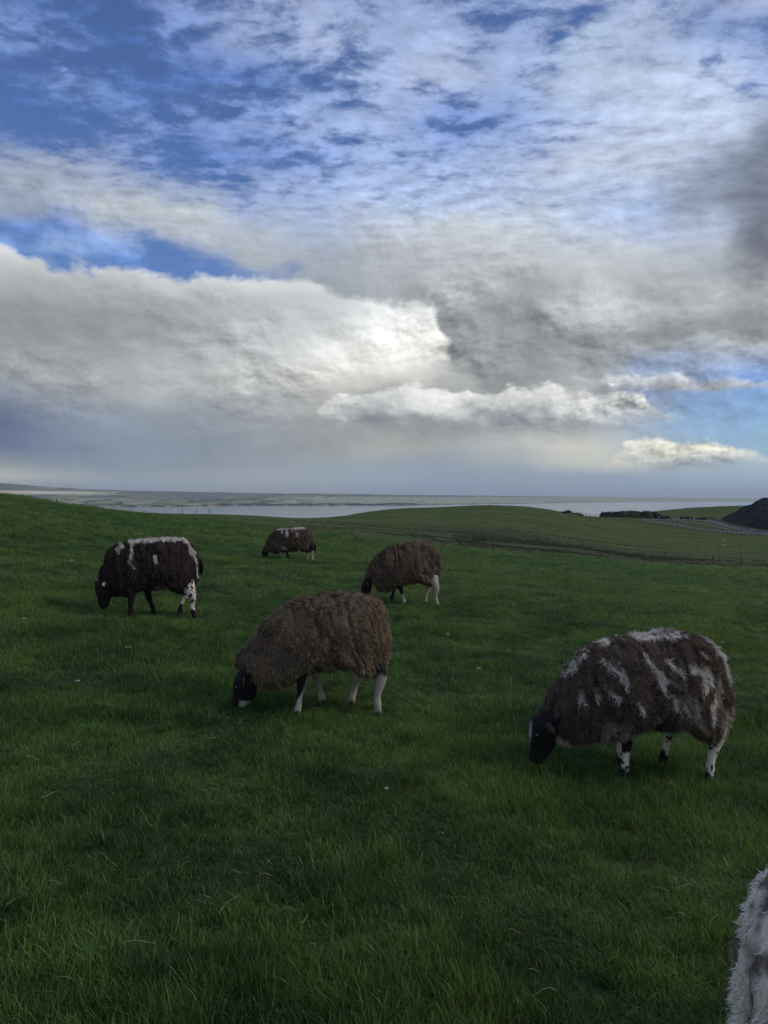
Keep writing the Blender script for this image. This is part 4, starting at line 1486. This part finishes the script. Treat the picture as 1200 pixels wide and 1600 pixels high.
def fence(name, pts, label, hgt=1.25, r=.075, wires=(.45, .85), thick=.02, jit=.08, group=None, paint=None):
    global post_me
    root = empty(name, tuple(pts[0]), label=label, cat='fence', group=group)
    base = pts[0]
    if post_me is None:
        o = MB().tube([(0, 0, -.3), (0, 0, .7), (0, 0, 1.25), (0, 0, 1.29)], [.075, .072, .07, .04], 7).build('post', M_post, root)
        post_me = o.data
        bpy.data.objects.remove(o)
    tops = []
    for p in pts:
        o = bpy.data.objects.new('post', post_me)
        COL.objects.link(o)
        o.parent = root
        o.location = p - base
        lx, ly = rng.normal(0, jit), rng.normal(0, jit)
        o.rotation_euler = (lx, ly, rng.uniform(0, 6))
        k_ = hgt / 1.25 * rng.uniform(.88, 1.1)
        o.scale = (r / .075, r / .075, k_)
        tops.append(p - base)
    for w_ in wires:
        MB().tube([p + Vector((0, 0, w_ * hgt)) for p in tops], thick, 4).build('wire', M_post, root)
    return root


def along(path, n):
    path = np.array(path, float)
    s_ = np.concatenate([[0], np.cumsum(np.hypot(*np.diff(path, axis=0).T))])
    t = np.linspace(0, s_[-1], n)
    return [ray_hit(a, b, 120) for a, b in zip(np.interp(t, s_, path[:, 0]), np.interp(t, s_, path[:, 1]))]


fence('fence', along([(895, 805), (940, 811), (975, 815), (1008, 820), (1050, 825), (1085, 830), (1120, 834), (1160, 837), (1215, 840)], 46),
      'long post and wire fence running down past the second hill to the gravel paths', 1.5, .10, (.3, .6, .9), .035)
fence('fence', along([(1098, 812), (1112, 812.5), (1126, 817), (1142, 822), (1165, 829), (1185, 832), (1210, 834)], 26),
      'dark fence along the foot of the scrub bank beside the gravel paths', 1.6, .10, (.3, .5, .7, .9), .09)
# old posts standing alone in the rough part of the field
pl = [((1019, 874), .9, 'short dark post just left of the taller dark post in the field'), ((1039, 876), 1.25, 'tall dark post, the one nearest the middle of the picture in the rough field'),
      ((1115, 881), 1.2, 'dark post below the gravel forecourt, left of the last pair'), ((1158, 882), 1.15, 'dark post in the field closest to the right picture edge'),
      ((939, 869), 1.0, 'thin pale post standing left of all the dark ones in the field'), ((1008, 872), .8, 'thin pale stake beside the short dark post'),
      ((1088, 858), .8, 'small post further back in the field, under the curve of the gravel path'), ((1158, 857), .8, 'small post further back in the field near the right edge'), ((1123, 858), .7, 'small post further back, midway between two others under the fence'), ((1073, 873), .7, 'short pale stake between the tall dark posts')]
for (q_, hgt, lb) in pl:
    p_ = ray_hit(*q_, 20)
    hgt *= p_.y / 105.0
    o = MB().tube([(0, 0, -.3), (0, 0, hgt * .6), (.02 * hgt, 0, hgt), (.02 * hgt, 0, hgt + .04)], [.075, .07, .065, .03], 7).build('fence_post', M_post)
    o.location = p_
    o.rotation_euler = (rng.normal(0, .05), rng.normal(0, .06), 0)
    tag(o, lb, 'post', 'old posts in the rough field')
for (q_, hgt, lb) in [((285, 803), 1.0, 'leftmost of three thin posts on the skyline above the water'), ((307, 803), 1.15, 'middle one of three thin posts on the skyline above the water'), ((327, 803), 1.1, 'rightmost of three thin posts on the skyline above the water'), ((88, 787.5), .55, 'single dark stub on the skyline of the left-hand slope'), ((156, 794.5), 1.1, 'lone pale post where the left slope meets the water')]:
    p_ = ray_hit(*q_, 20)
    hgt *= 1.0 if p_.y > 80 else p_.y / 100
    o = MB().tube([(0, 0, -.4), (0, 0, hgt * .6), (.02 * hgt, 0, hgt), (.02 * hgt, 0, hgt + .04)], [.08 if p_.y > 80 else .04, .075 if p_.y > 80 else .036, .07 if p_.y > 80 else .03, .02], 7).build('skyline_post', M_post)
    o.location = p_
    o.rotation_euler = (0, rng.normal(0, .08), 0)
    tag(o, lb, 'post', 'posts on the skyline')


# ---- gravel paths, draped on the slope
def strip(rows, name, n=60, off=.10):
    rows = np.array(rows, float)
    xs = np.linspace(rows[0, 0], rows[-1, 0], n)
    V = []
    for x_ in xs:
        a, b = np.interp(x_, rows[:, 0], rows[:, 1]), np.interp(x_, rows[:, 0], rows[:, 2])
        p0, p1 = ray_hit(x_, a, 250), ray_hit(x_, b, 250)
        for k_ in range(7):
            t = k_ / 6
            x, y = p0.x + (p1.x - p0.x) * t, p0.y + (p1.y - p0.y) * t
            V.append((x, y, float(Z(x, y)) + off))
    i_ = np.arange(n * 7).reshape(n, 7)
    q_ = np.stack([i_[:-1, :-1], i_[:-1, 1:], i_[1:, 1:], i_[1:, :-1]], -1).reshape(-1, 4)
    return tag(mesh_np(name, V, [q_], M_gravel), kind='structure')


strip([(1006, 813, 815), (1030, 815.5, 818), (1060, 820, 822.5), (1090, 825.5, 828), (1120, 829, 831.5), (1150, 831, 834), (1215, 833, 837)], 'gravel_path')
strip([(1004, 811.6, 813), (1050, 811.6, 813.4), (1090, 812, 814), (1110, 813, 816), (1122, 815, 820), (1140, 819, 825), (1165, 826, 831), (1215, 831, 833)], 'gravel_path', off=.16)
strip([(1062, 815.4, 816.6), (1090, 818, 819.2), (1112, 821, 822.6), (1140, 827, 829.2)], 'gravel_path', off=.22)


# ---- scrub: leaf-sized faces through a volume
def scrub(name, cells, n, size, label, cat, core=True):
    """cells: (centre, radii) blobs on the ground"""
    root = empty(name, tuple(cells[0][0]), label=label, cat=cat)
    b0 = np.array(cells[0][0])
    C_ = np.array([c for c, _ in cells]) - b0
    Rr = np.array([r_ for _, r_ in cells])
    w_ = Rr.prod(1) ** .7
    k_ = rng.choice(len(cells), n, p=w_ / w_.sum())
    d_ = rng.normal(0, 1, (n, 3))
    d_ /= np.linalg.norm(d_, axis=1)[:, None]
    d_[:, 2] = np.abs(d_[:, 2])
    rr_ = rng.uniform(.72, 1.10, n)[:, None]
    c_ = C_[k_] + d_ * Rr[k_] * rr_
    u_ = rng.normal(0, 1, (n, 3))
    u_ /= np.linalg.norm(u_, axis=1)[:, None]
    v_ = np.cross(u_, rng.normal(0, 1, (n, 3)))
    v_ /= np.linalg.norm(v_, axis=1)[:, None]
    s_ = (size * rng.uniform(.5, 1.3, n))[:, None]
    V = np.stack([c_ - u_ * s_, c_ + v_ * s_ * .6, c_ + u_ * s_, c_ - v_ * s_ * .6], 1).reshape(-1, 3)
    q_ = np.arange(n * 4).reshape(-1, 4)
    mesh_np('foliage', V, [q_], M_scrub, root, False)
    mb = MB()
    for c0, r0 in zip(C_, Rr):
        st = len(mb.v)
        for i in range(5):
            ph = math.pi / 2 * i / 4.6
            for j in range(12):
                a_ = j * math.pi / 6
                k2 = 1 + rng.normal(0, .06)
                mb.v.append((c0[0] + r0[0] * .9 * k2 * math.cos(ph) * math.cos(a_), c0[1] + r0[1] * .9 * k2 * math.cos(ph) * math.sin(a_), c0[2] - 1.0 + (r0[2] * .9 * k2 + 1) * math.sin(ph)))
        for i in range(4):
            for j in range(12):
                mb.f.append([st + i * 12 + j, st + i * 12 + (j + 1) % 12, st + (i + 1) * 12 + (j + 1) % 12, st + (i + 1) * 12 + j])
        mb.f.append([st + 48 + j for j in range(12)])
    mb.build('branch_mass', M_scrub, root, True)
    return root


cells = []
for px_ in np.arange(908, 1029, 4.2):
    rt = np.interp(px_, [905, 925, 945, 975, 1000, 1015, 1025, 1031], [803, 799.5, 798, 796.5, 795.8, 795.5, 797, 801]) + rng.normal(0, .35)
    p_ = ray_hit(px_ + rng.normal(0, 1.5), np.interp(px_, [905, 960, 1030], [805, 808, 810.5]), 200)
    top_z = EYE - (rt - HY) * p_.y / F
    cells.append(((p_.x, p_.y + rng.uniform(1, 9), p_.z - .2), (rng.uniform(2.6, 5), 5, max(1.2, (top_z - p_.z) * .9))))
    cells.append(((p_.x + rng.normal(0, 1), p_.y, p_.z - .4), (rng.uniform(1.5, 3), 3, max(.9, (top_z - p_.z) * rng.uniform(.35, .7)))))
scrub('scrub_thicket', cells, 9000, .34, 'dark scrubby thicket on the shoulder between the second hill and the gravel paths', 'thicket')
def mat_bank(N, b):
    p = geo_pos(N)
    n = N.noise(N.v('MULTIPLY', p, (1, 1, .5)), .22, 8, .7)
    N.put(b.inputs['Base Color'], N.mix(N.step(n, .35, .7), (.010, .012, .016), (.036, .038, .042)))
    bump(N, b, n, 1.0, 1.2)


M_bank = material('dark_bank', rough=.95, spec=.05, fn=mat_bank)  # the bank's own dark blue-grey earth and scrub
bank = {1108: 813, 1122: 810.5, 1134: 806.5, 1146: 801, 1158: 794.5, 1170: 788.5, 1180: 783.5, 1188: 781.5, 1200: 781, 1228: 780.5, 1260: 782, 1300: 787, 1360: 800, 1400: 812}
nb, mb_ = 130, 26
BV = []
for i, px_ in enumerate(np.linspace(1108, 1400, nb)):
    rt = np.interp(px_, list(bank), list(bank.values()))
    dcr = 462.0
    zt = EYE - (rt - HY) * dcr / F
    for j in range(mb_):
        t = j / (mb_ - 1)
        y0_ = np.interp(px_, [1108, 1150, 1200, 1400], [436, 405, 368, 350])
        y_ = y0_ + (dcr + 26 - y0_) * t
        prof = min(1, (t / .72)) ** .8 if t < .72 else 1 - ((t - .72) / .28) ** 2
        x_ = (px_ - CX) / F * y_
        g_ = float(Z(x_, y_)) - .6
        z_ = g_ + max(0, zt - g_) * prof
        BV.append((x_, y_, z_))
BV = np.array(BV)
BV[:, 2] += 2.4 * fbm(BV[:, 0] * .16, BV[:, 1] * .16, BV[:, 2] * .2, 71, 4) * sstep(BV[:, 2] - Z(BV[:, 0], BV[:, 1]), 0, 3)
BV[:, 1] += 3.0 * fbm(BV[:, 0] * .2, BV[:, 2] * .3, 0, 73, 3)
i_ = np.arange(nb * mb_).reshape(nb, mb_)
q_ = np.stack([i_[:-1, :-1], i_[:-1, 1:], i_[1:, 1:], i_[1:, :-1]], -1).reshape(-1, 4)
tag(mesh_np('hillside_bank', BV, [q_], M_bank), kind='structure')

# the thin line of bushes along the skyline of the second hill
cells = []
for px_ in list(range(880, 1000, 7)):
    p_ = ray_hit(px_, 803.5 if px_ > 940 else 801.5, 200)
    cells.append(((p_.x, p_.y, p_.z), (1.5, 1.2, rng.uniform(.5, 1.1))))
scrub('hedge', cells, 1500, .3, 'thin low dark hedge along the skyline between the second hill and the thicket', 'hedge')


# ---- walls of upright flagstones beside the forecourt
def stone_wall(a, b, hgt, label):
    p0, p1 = ray_hit(*a, 250), ray_hit(*b, 250)
    root = empty('stone_wall', tuple(p0), label=label, cat='wall')
    n = max(6, int((p1 - p0).length / .9))
    for i in range(n):
        t = (i + .5) / n
        q_ = p0.lerp(p1, t)
        zz = float(Z(q_.x, q_.y)) - p0.z
        MB().box((q_.x - p0.x, q_.y - p0.y, zz + hgt * .5 * rng.uniform(.92, 1.05)), (.86 * (p1 - p0).length / n / .9, .16 + .05 * rng.random(), hgt + .2), rng.normal(0, .03)).build('flagstone', M_stone, root)


stone_wall((1031, 811.4), (1046, 811.2), 1.7, 'left length of dark flagstone wall behind the upper gravel path')
stone_wall((1063, 811.6), (1081, 811.8), 1.5, 'middle length of dark flagstone wall, beside the person in white')
stone_wall((1087, 812.2), (1104, 813.0), 1.1, 'low right-hand length of dark flagstone wall by the bend of the path')


# ---- visitors
def person(px_, rw_, coat, label, hgt=1.75, lower=(.02, .02, .03), turn=0.0, hat=None):
    p_ = ray_hit(px_, rw_, 250)
    root = empty('person', tuple(p_), turn, label=label, cat='person', group='visitors by the gravel paths')
    k_ = hgt / 1.75
    bv, bf = [], []
    loft(bv, bf, [(0, 0, .84, .17, .11), (0, 0, 1.05, .155, .11), (0, 0, 1.28, .20, .13), (0, 0, 1.42, .17, .10), (0, 0, 1.50, .06, .06)], 12)
    loft(bv, bf, [(0, 0, 1.45, .055, .055), (0, 0, 1.56, .06, .065), (0, 0, 1.66, .078, .095), (0, 0, 1.74, .055, .065), (0, 0, 1.77, .02, .02)], 12)
    for sg in (-1, 1):
        loft(bv, bf, [(0, sg * .09, .92, .085, .095), (.02 * sg, sg * .10, .50, .058, .065), (-.04 * sg, sg * .10, .10, .042, .048), (-.04 * sg, sg * .10, .02, .045, .06)], 10)
        loft(bv, bf, [(0, sg * .18, 1.40, .055, .055), (.02, sg * .24, 1.12, .045, .045), (.10, sg * .22, .88, .036, .036), (.12, sg * .21, .80, .038, .045)], 8)
    bv = [tuple(c * k_ for c in v) for v in bv]
    co, fl_ = remeshed(bv, bf, .03, 2)
    c = np.tile(np.array(lower), (len(co), 1))
    c[(co[:, 2] > .80 * k_)] = coat
    c[(co[:, 2] > 1.50 * k_)] = (.30, .20, .15)
    mesh_np('body', co, fl_, M_cloth, root, True, c)
    hv, hf = [], []
    loft(hv, hf, [(-.01, 0, 1.60 * k_, .07, .08), (-.015, 0, 1.70 * k_, .092, .105), (-.01, 0, 1.79 * k_, .06, .07), (0, 0, 1.81 * k_, .01, .01)], 10)
    hb_ = MB()
    hb_.v, hb_.f = hv, hf
    hb_.build('hair', M_stone, root, True)
    return root


person(1029.5, 812.2, (.62, .62, .60), 'person in a pale jacket standing at the left end of the upper path')
person(1049, 814.4, (.02, .02, .025), 'person in black alone on the near edge of the forecourt', 1.8)
person(1069, 812.4, (.55, .55, .55), 'person in light top in front of the middle flagstone wall', 1.7)
person(1079, 812.8, (.75, .75, .73), 'person in bright white top, the brightest figure by the paths', 1.85)
person(1082, 813.0, (.015, .015, .02), 'person in dark clothes just right of the one in white', 1.85)
person(1098, 812.6, (.03, .03, .04), 'person in dark coat by the low right-hand wall')
person(1141, 822.6, (.03, .025, .03), 'person in dark coat halfway down the right-hand path', 1.8)
person(1175, 831.4, (.45, .45, .46), 'left of two people walking at the foot of the scrub bank, pale jacket')
person(1180, 831.8, (.62, .62, .62), 'right of two people walking at the foot of the scrub bank, white jacket')

# ---- gulls resting in the grass
M_gull = material('gull_plumage', rough=.8, spec=.1, fn=lambda N, b: N.put(b.inputs['Base Color'], attr(N, 'Col')))
for (q_, lb, tz) in [((1131, 846), 'upper one of two white gulls resting on the grass below the fence', .4), ((1132, 853.5), 'lower one of two white gulls resting on the grass below the fence', 2.6)]:
    p_ = ray_hit(*q_, 60)
    root = empty('gull', (p_.x, p_.y, p_.z + .05), tz, label=lb, cat='bird', group='gulls on the grass')
    gv, gf = [], []
    loft(gv, gf, [(-.30, 0, .13, .015, .01), (-.18, 0, .13, .06, .05), (0, 0, .12, .09, .085), (.13, 0, .17, .06, .06), (.18, 0, .26, .04, .04), (.22, 0, .31, .045, .045), (.27, 0, .31, .02, .02)], 10)
    co = np.array(gv) * 1.3
    c = np.tile(np.array([.78, .78, .77]), (len(co), 1))
    c[(co[:, 0] < .05) & (co[:, 2] > .17)] = (.35, .36, .38)
    qd = np.array([f for f in gf if len(f) == 4]); tr_ = np.array([f for f in gf if len(f) == 3])
    mesh_np('body', co, [qd, tr_], M_gull, root, True, c)
    MB().tube([(.34, 0, .40), (.42, 0, .385)], [.014, .004], 5).build('beak', M_eartag, root)

# ---- rushes in the wet hollow
n = 11000
u_ = rng.uniform(0, 1, n)
px_ = rng.uniform(560, 960, n)
rw_ = rng.uniform(829, 864, n)
ln_ = rng.random(n) < .04
dd = rng.uniform(78, 150, n)
xx = 22 + rng.normal(0, 16, n)
yy = 112 + rng.normal(0, 20, n)
lx = rng.uniform(24, 62, n)
xx = np.where(ln_, lx, xx)
yy = np.where(ln_, 158 + (lx - 24) * .18 + rng.normal(0, 1.6, n), yy)
keep = fbm(xx * .12, yy * .12, 0, 61, 3) > -.12
keep |= ln_
xx, yy = xx[keep], yy[keep]
n = len(xx)
zz = Z(xx, yy)
V, Fc = [], []
hh = rng.uniform(.05, .17, n)
Vs = []
for k_ in range(5):
    a_ = rng.uniform(0, 6.28, n)
    w_ = .035
    bx, by = xx + rng.normal(0, .12, n), yy + rng.normal(0, .12, n)
    tx, ty = bx + np.cos(a_) * hh * .35, by + np.sin(a_) * hh * .35
    Vs.append(np.stack([np.stack([bx - w_, by, zz - .05], -1), np.stack([bx + w_, by, zz - .05], -1), np.stack([tx, ty, zz + hh], -1)], 1).reshape(-1, 3))
V = np.concatenate(Vs)


def mat_rush(N, b):
    n_ = N.noise(geo_pos(N), .25, 4, .6)
    N.put(b.inputs['Base Color'], N.mix(n_, (.042, .056, .022), (.10, .098, .05)))


M_rush = material('brown_rush', rough=.9, spec=.1, fn=mat_rush)
tag(mesh_np('rushes', V, [np.arange(len(V)).reshape(-1, 3)], M_rush, None, False), kind='stuff')

# ---- surf breaking along the far right-hand coast
M_foam = material('sea_foam', (.80, .82, .83), .8, .2)
sfm = MB()
for _ in range(90):
    px_ = rng.uniform(690, 1090)
    cr_ = np.interp(px_, list(coast), list(coast.values()))
    d_ = 151 * F / (cr_ - HY + rng.uniform(.15, 1.6))
    sfm.box(((px_ - CX) / F * d_, d_, SEA + .6), (rng.uniform(40, 220) * d_ / 20000, rng.uniform(60, 260), 1.2), rng.normal(0, .1))
tag(sfm.build('surf', M_foam), kind='stuff')

# ================================================================== grass
def mat_blade(N, b):
    t = attr(N, 'Col')
    tt, rv, _ = N.sep(t)
    p = N.v('MULTIPLY', geo_pos(N), (1, 1, 0))
    n1 = N.noise(p, 1.5, 4, .6)
    n2 = N.noise(p, .33, 4, .6)
    n3 = N.noise(p, .06, 3, .6)
    c = N.mix(N.step(n1, .36, .66), (.024, .074, .014), (.098, .190, .034))
    c = N.mix(N.m('MULTIPLY', N.step(n2, .46, .64), .6), c, (.155, .215, .044))
    c = N.mix(N.m('MULTIPLY', N.step(n3, .45, .60), .4), c, (.150, .200, .038))
    n4 = N.noise(N.v('MULTIPLY', p, (.7, 1.0, 0)), 2.4, 3, .6)
    c = N.mix(N.m('MULTIPLY', N.step(n4, .54, .64), .75), c, (.022, .058, .012))
    c = N.mix(N.step(rv, .80, .97), c, (.170, .225, .075))
    c = N.mix(N.step(rv, .965, .985), c, (.26, .23, .12))
    c = N.v('SCALE', c, N.m('MULTIPLY_ADD', N.m('FRACT', N.m('MULTIPLY', rv, 7.31)), 1.0, .5))
    N.put(b.inputs['Base Color'], c)
    tr = N.t.nodes.new('ShaderNodeBsdfTranslucent')
    N.put(tr.inputs['Color'], N.v('MULTIPLY', c, (1.35, 1.35, .7)))
    mx = N.t.nodes.new('ShaderNodeMixShader')
    mx.inputs[0].default_value = .32
    o = N.t.nodes['Material Output']
    N.t.links.new(b.outputs[0], mx.inputs[1])
    N.t.links.new(tr.outputs[0], mx.inputs[2])
    N.t.links.new(mx.outputs[0], o.inputs['Surface'])


M_blade = material('grass_blade', rough=.55, spec=.35, fn=mat_blade)
M_straw = material('dry_stem', (.30, .25, .13), .7, .2)


def tuft(seed, n, spread, h0, h1, w, lean):
    r = np.random.default_rng(seed)
    a = r.uniform(0, 2 * math.pi, n)
    rad_ = spread * np.sqrt(r.random(n))
    bx, by = rad_ * np.cos(a), rad_ * np.sin(a)
    h = r.uniform(h0, h1, n)
    la = r.uniform(0, 2 * math.pi, n)
    out = r.uniform(.15, 1.0, n) * lean
    lx, ly = np.cos(la) * out + np.cos(a) * .15, np.sin(la) * out + np.sin(a) * .15
    ww = w * r.uniform(.6, 1.3, n)
    sa_ = la + math.pi / 2 + r.normal(0, .5, n)
    sx, sy = np.cos(sa_), np.sin(sa_)
    rv = r.random(n)
    Vt, Ct = [], []
    for t, wf in ((0, .8), (.4, 1.0), (.75, .65), (1.0, 0)):
        bend = t * t
        x = bx + lx * h * bend
        y = by + ly * h * bend
        z = h * (t - .32 * out * t * t) - .015
        if wf:
            for sg in (-.5, .5):
                Vt.append(np.stack([x + sx * ww * wf * sg, y + sy * ww * wf * sg, z], -1))
                Ct.append(np.stack([np.full(n, t), rv, rv], -1))
        else:
            Vt.append(np.stack([x, y, z], -1))
            Ct.append(np.stack([np.full(n, t), rv, rv], -1))
    Vt = np.stack(Vt, 1).reshape(-1, 3)
    Ct = np.stack(Ct, 1).reshape(-1, 3)
    o_ = np.arange(n)[:, None] * 7
    q_ = np.concatenate([o_ + np.array([0, 1, 3, 2]), o_ + np.array([2, 3, 5, 4])])
    t_ = o_ + np.array([4, 5, 6])
    return Vt, [q_, t_], Ct


hold = bpy.data.collections.new('grass_sources')     # not linked to the scene: only instanced
srcs = []
NVAR = 8
for i in range(NVAR):
    sp = [(.050, .035, .062, .0021, 1.1), (.060, .038, .072, .0023, 1.3), (.045, .045, .085, .0023, .9), (.055, .03, .05, .0025, 1.4)][i % 4]
    v_, f_, c_ = tuft(100 + i, 38, *sp)
    o = mesh_np('grass_tuft', v_, f_, M_blade, None, False, c_)
    COL.objects.unlink(o)
    hold.objects.link(o)
    srcs.append(o)

bands = [  # r0, r1, tufts per m2, scale xy, scale z
    (0.25, 5.5, 760, .95, 1.0), (5.5, 10, 400, 1.2, 1.1), (10, 20, 120, 1.8, 1.15), (20, 36, 36, 3.0, 1.4), (36, 62, 12, 5.0, 1.9)]
PX_, PY_, SX_, SZ_ = [], [], [], []
for r0, r1, dens, sxy, sz in bands:
    u_lo, u_hi = -.62, .62
    # wedge in view (with a margin for small side steps); close by, all round
    half = .95 if r0 < 12 else .80
    areaw = (r1 * r1 - r0 * r0) * half
    n = int(dens * areaw)
    a = rng.uniform(-half, half, n)
    rr_ = np.sqrt(rng.uniform(r0 * r0, r1 * r1, n))
    PX_.append(rr_ * np.sin(a)); PY_.append(rr_ * np.cos(a)); SX_.append(np.full(n, sxy)); SZ_.append(np.full(n, sz))
    if r0 < 1:
        n = int(260 * math.pi * 9)
        a = rng.uniform(.5, 2 * math.pi - .5, n)
        rr_ = 3 * np.sqrt(rng.random(n))
        PX_.append(rr_ * np.sin(a)); PY_.append(rr_ * np.cos(a)); SX_.append(np.full(n, 1.1)); SZ_.append(np.full(n, 1.0))
for k_ in range(70):                      # ranker clumps here and there
    a0, r0_ = rng.uniform(-.5, .5), 2.2 + 20 * rng.random() ** 1.4
    m_ = int(rng.uniform(25, 90))
    sp_ = rng.uniform(.06, .16) * (1 + r0_ / 25)
    PX_.append(r0_ * math.sin(a0) + rng.normal(0, sp_, m_)); PY_.append(r0_ * math.cos(a0) + rng.normal(0, sp_, m_))
    SX_.append(np.full(m_, 1.1 + r0_ * .04)); SZ_.append(np.full(m_, 1.55))
GXp, GYp = np.concatenate(PX_), np.concatenate(PY_)
sxy, szz = np.concatenate(SX_), np.concatenate(SZ_)
nn = fbm(GXp * 1.3, GYp * 1.3, 0, 51, 3)
n5 = fbm(GXp * 4.2 / (1 + np.hypot(GXp, GYp) / 18), GYp * 4.2 / (1 + np.hypot(GXp, GYp) / 18), 0, 55, 2)
szz = szz * np.clip(1 + .55 * nn + .50 * n5, .35, 2) * rng.uniform(.8, 1.2, len(GXp))
GZp = Z(GXp, GYp)
pm = bpy.data.meshes.new('grass')
pm.vertices.add(len(GXp))
pm.vertices.foreach_set('co', np.stack([GXp, GYp, GZp], -1).astype(np.float32).ravel())
for nm, ty, arr in (('rot', 'FLOAT_VECTOR', np.stack([rng.normal(0, .16, len(GXp)) + .25 * n5, rng.normal(0, .16, len(GXp)) + .25 * nn, rng.uniform(0, 6.283, len(GXp))], -1)),
                    ('scl', 'FLOAT_VECTOR', np.stack([sxy, sxy, szz], -1))):
    at = pm.attributes.new(nm, ty, 'POINT')
    at.data.foreach_set('vector', arr.astype(np.float32).ravel())
at = pm.attributes.new('pick', 'INT', 'POINT')
at.data.foreach_set('value', rng.integers(0, NVAR, len(GXp)).astype(np.int32))
grass = bpy.data.objects.new('grass', pm)
COL.objects.link(grass)
pm.materials.append(M_blade)
tag(grass, kind='stuff')
ng = bpy.data.node_groups.new('scatter_tufts', 'GeometryNodeTree')
ng.interface.new_socket('Geometry', in_out='INPUT', socket_type='NodeSocketGeometry')
ng.interface.new_socket('Geometry', in_out='OUTPUT', socket_type='NodeSocketGeometry')
gi = ng.nodes.new('NodeGroupInput')
go = ng.nodes.new('NodeGroupOutput')
ip = ng.nodes.new('GeometryNodeInstanceOnPoints')
ci = ng.nodes.new('GeometryNodeCollectionInfo')
ci.inputs['Collection'].default_value = hold
ci.inputs['Separate Children'].default_value = True
ci.inputs['Reset Children'].default_value = True


def named(nm, ty):
    n_ = ng.nodes.new('GeometryNodeInputNamedAttribute')
    n_.data_type = ty
    n_.inputs['Name'].default_value = nm
    return n_.outputs['Attribute']


ng.links.new(gi.outputs[0], ip.inputs['Points'])
ng.links.new(ci.outputs[0], ip.inputs['Instance'])
ip.inputs['Pick Instance'].default_value = True
ng.links.new(named('pick', 'INT'), ip.inputs['Instance Index'])
e2r = ng.nodes.new('FunctionNodeEulerToRotation')
ng.links.new(named('rot', 'FLOAT_VECTOR'), e2r.inputs[0])
ng.links.new(e2r.outputs[0], ip.inputs['Rotation'])
ng.links.new(named('scl', 'FLOAT_VECTOR'), ip.inputs['Scale'])
ng.links.new(ip.outputs[0], go.inputs[0])
md = grass.modifiers.new('scatter', 'NODES')
md.node_group = ng

# pale dry stems lying in the sward, a few scattered white flecks (sheep's wool, daisies)
sv, sf = [], []
spots = [(ray_hit(145, 1108), .26), (ray_hit(340, 1165), .1), (ray_hit(1045, 1243), .16), (ray_hit(850, 1180), .2), (ray_hit(370, 1430), .16), (ray_hit(1150, 1580), .12), (ray_hit(60, 1262), .12), (ray_hit(640, 1128), .12), (ray_hit(240, 1500), .12)]
for _ in range(45):
    p_ = ray_hit(rng.uniform(0, 1200), 905 + 690 * rng.random() ** 1.3)
    spots.append((p_, rng.uniform(.03, .08)))
mbs = MB()
for p_, ln_ in spots:
    a_ = rng.uniform(-.6, .6) + (math.pi if rng.random() < .5 else 0)
    pts = []
    for i in range(5):
        t = i / 4
        x_ = p_.x + math.cos(a_ + t * (ln_ * 97 % 1.2 - .3)) * ln_ * t
        y_ = p_.y + math.sin(a_ + t * (ln_ * 97 % 1.2 - .3)) * ln_ * t * .7
        pts.append((x_, y_, float(Z(x_, y_)) + .045 + .008 * math.sin(t * 5 + ln_ * 90)))
    mbs.tube(pts, [.0012, .0014, .0013, .0010, .0005], 3)
tag(mbs.build('dry_grass', M_straw), kind='stuff')
M_fleck = material('wool_fleck', (.42, .41, .37), .9, .1)
mbf = MB()
for px_, rw_ in [(117, 1075), (750, 1053), (530, 888), (1130, 1010), (35, 975), (430, 862), (700, 998), (965, 1000), (300, 872), (600, 1250), (110, 880), (860, 930), (940, 905), (200, 1020), (520, 1000), (1010, 1090)]:
    p_ = ray_hit(px_, rw_)
    s_ = .004 + .0007 * p_.y
    for k_ in range(3):
        mbf.box((p_.x + rng.normal(0, s_), p_.y + rng.normal(0, s_), p_.z + .045 + rng.normal(0, .004)), (s_ * 1.6, s_ * 1.2, s_), rng.uniform(0, 3))
tag(mbf.build('wool_flecks', M_fleck), kind='stuff')
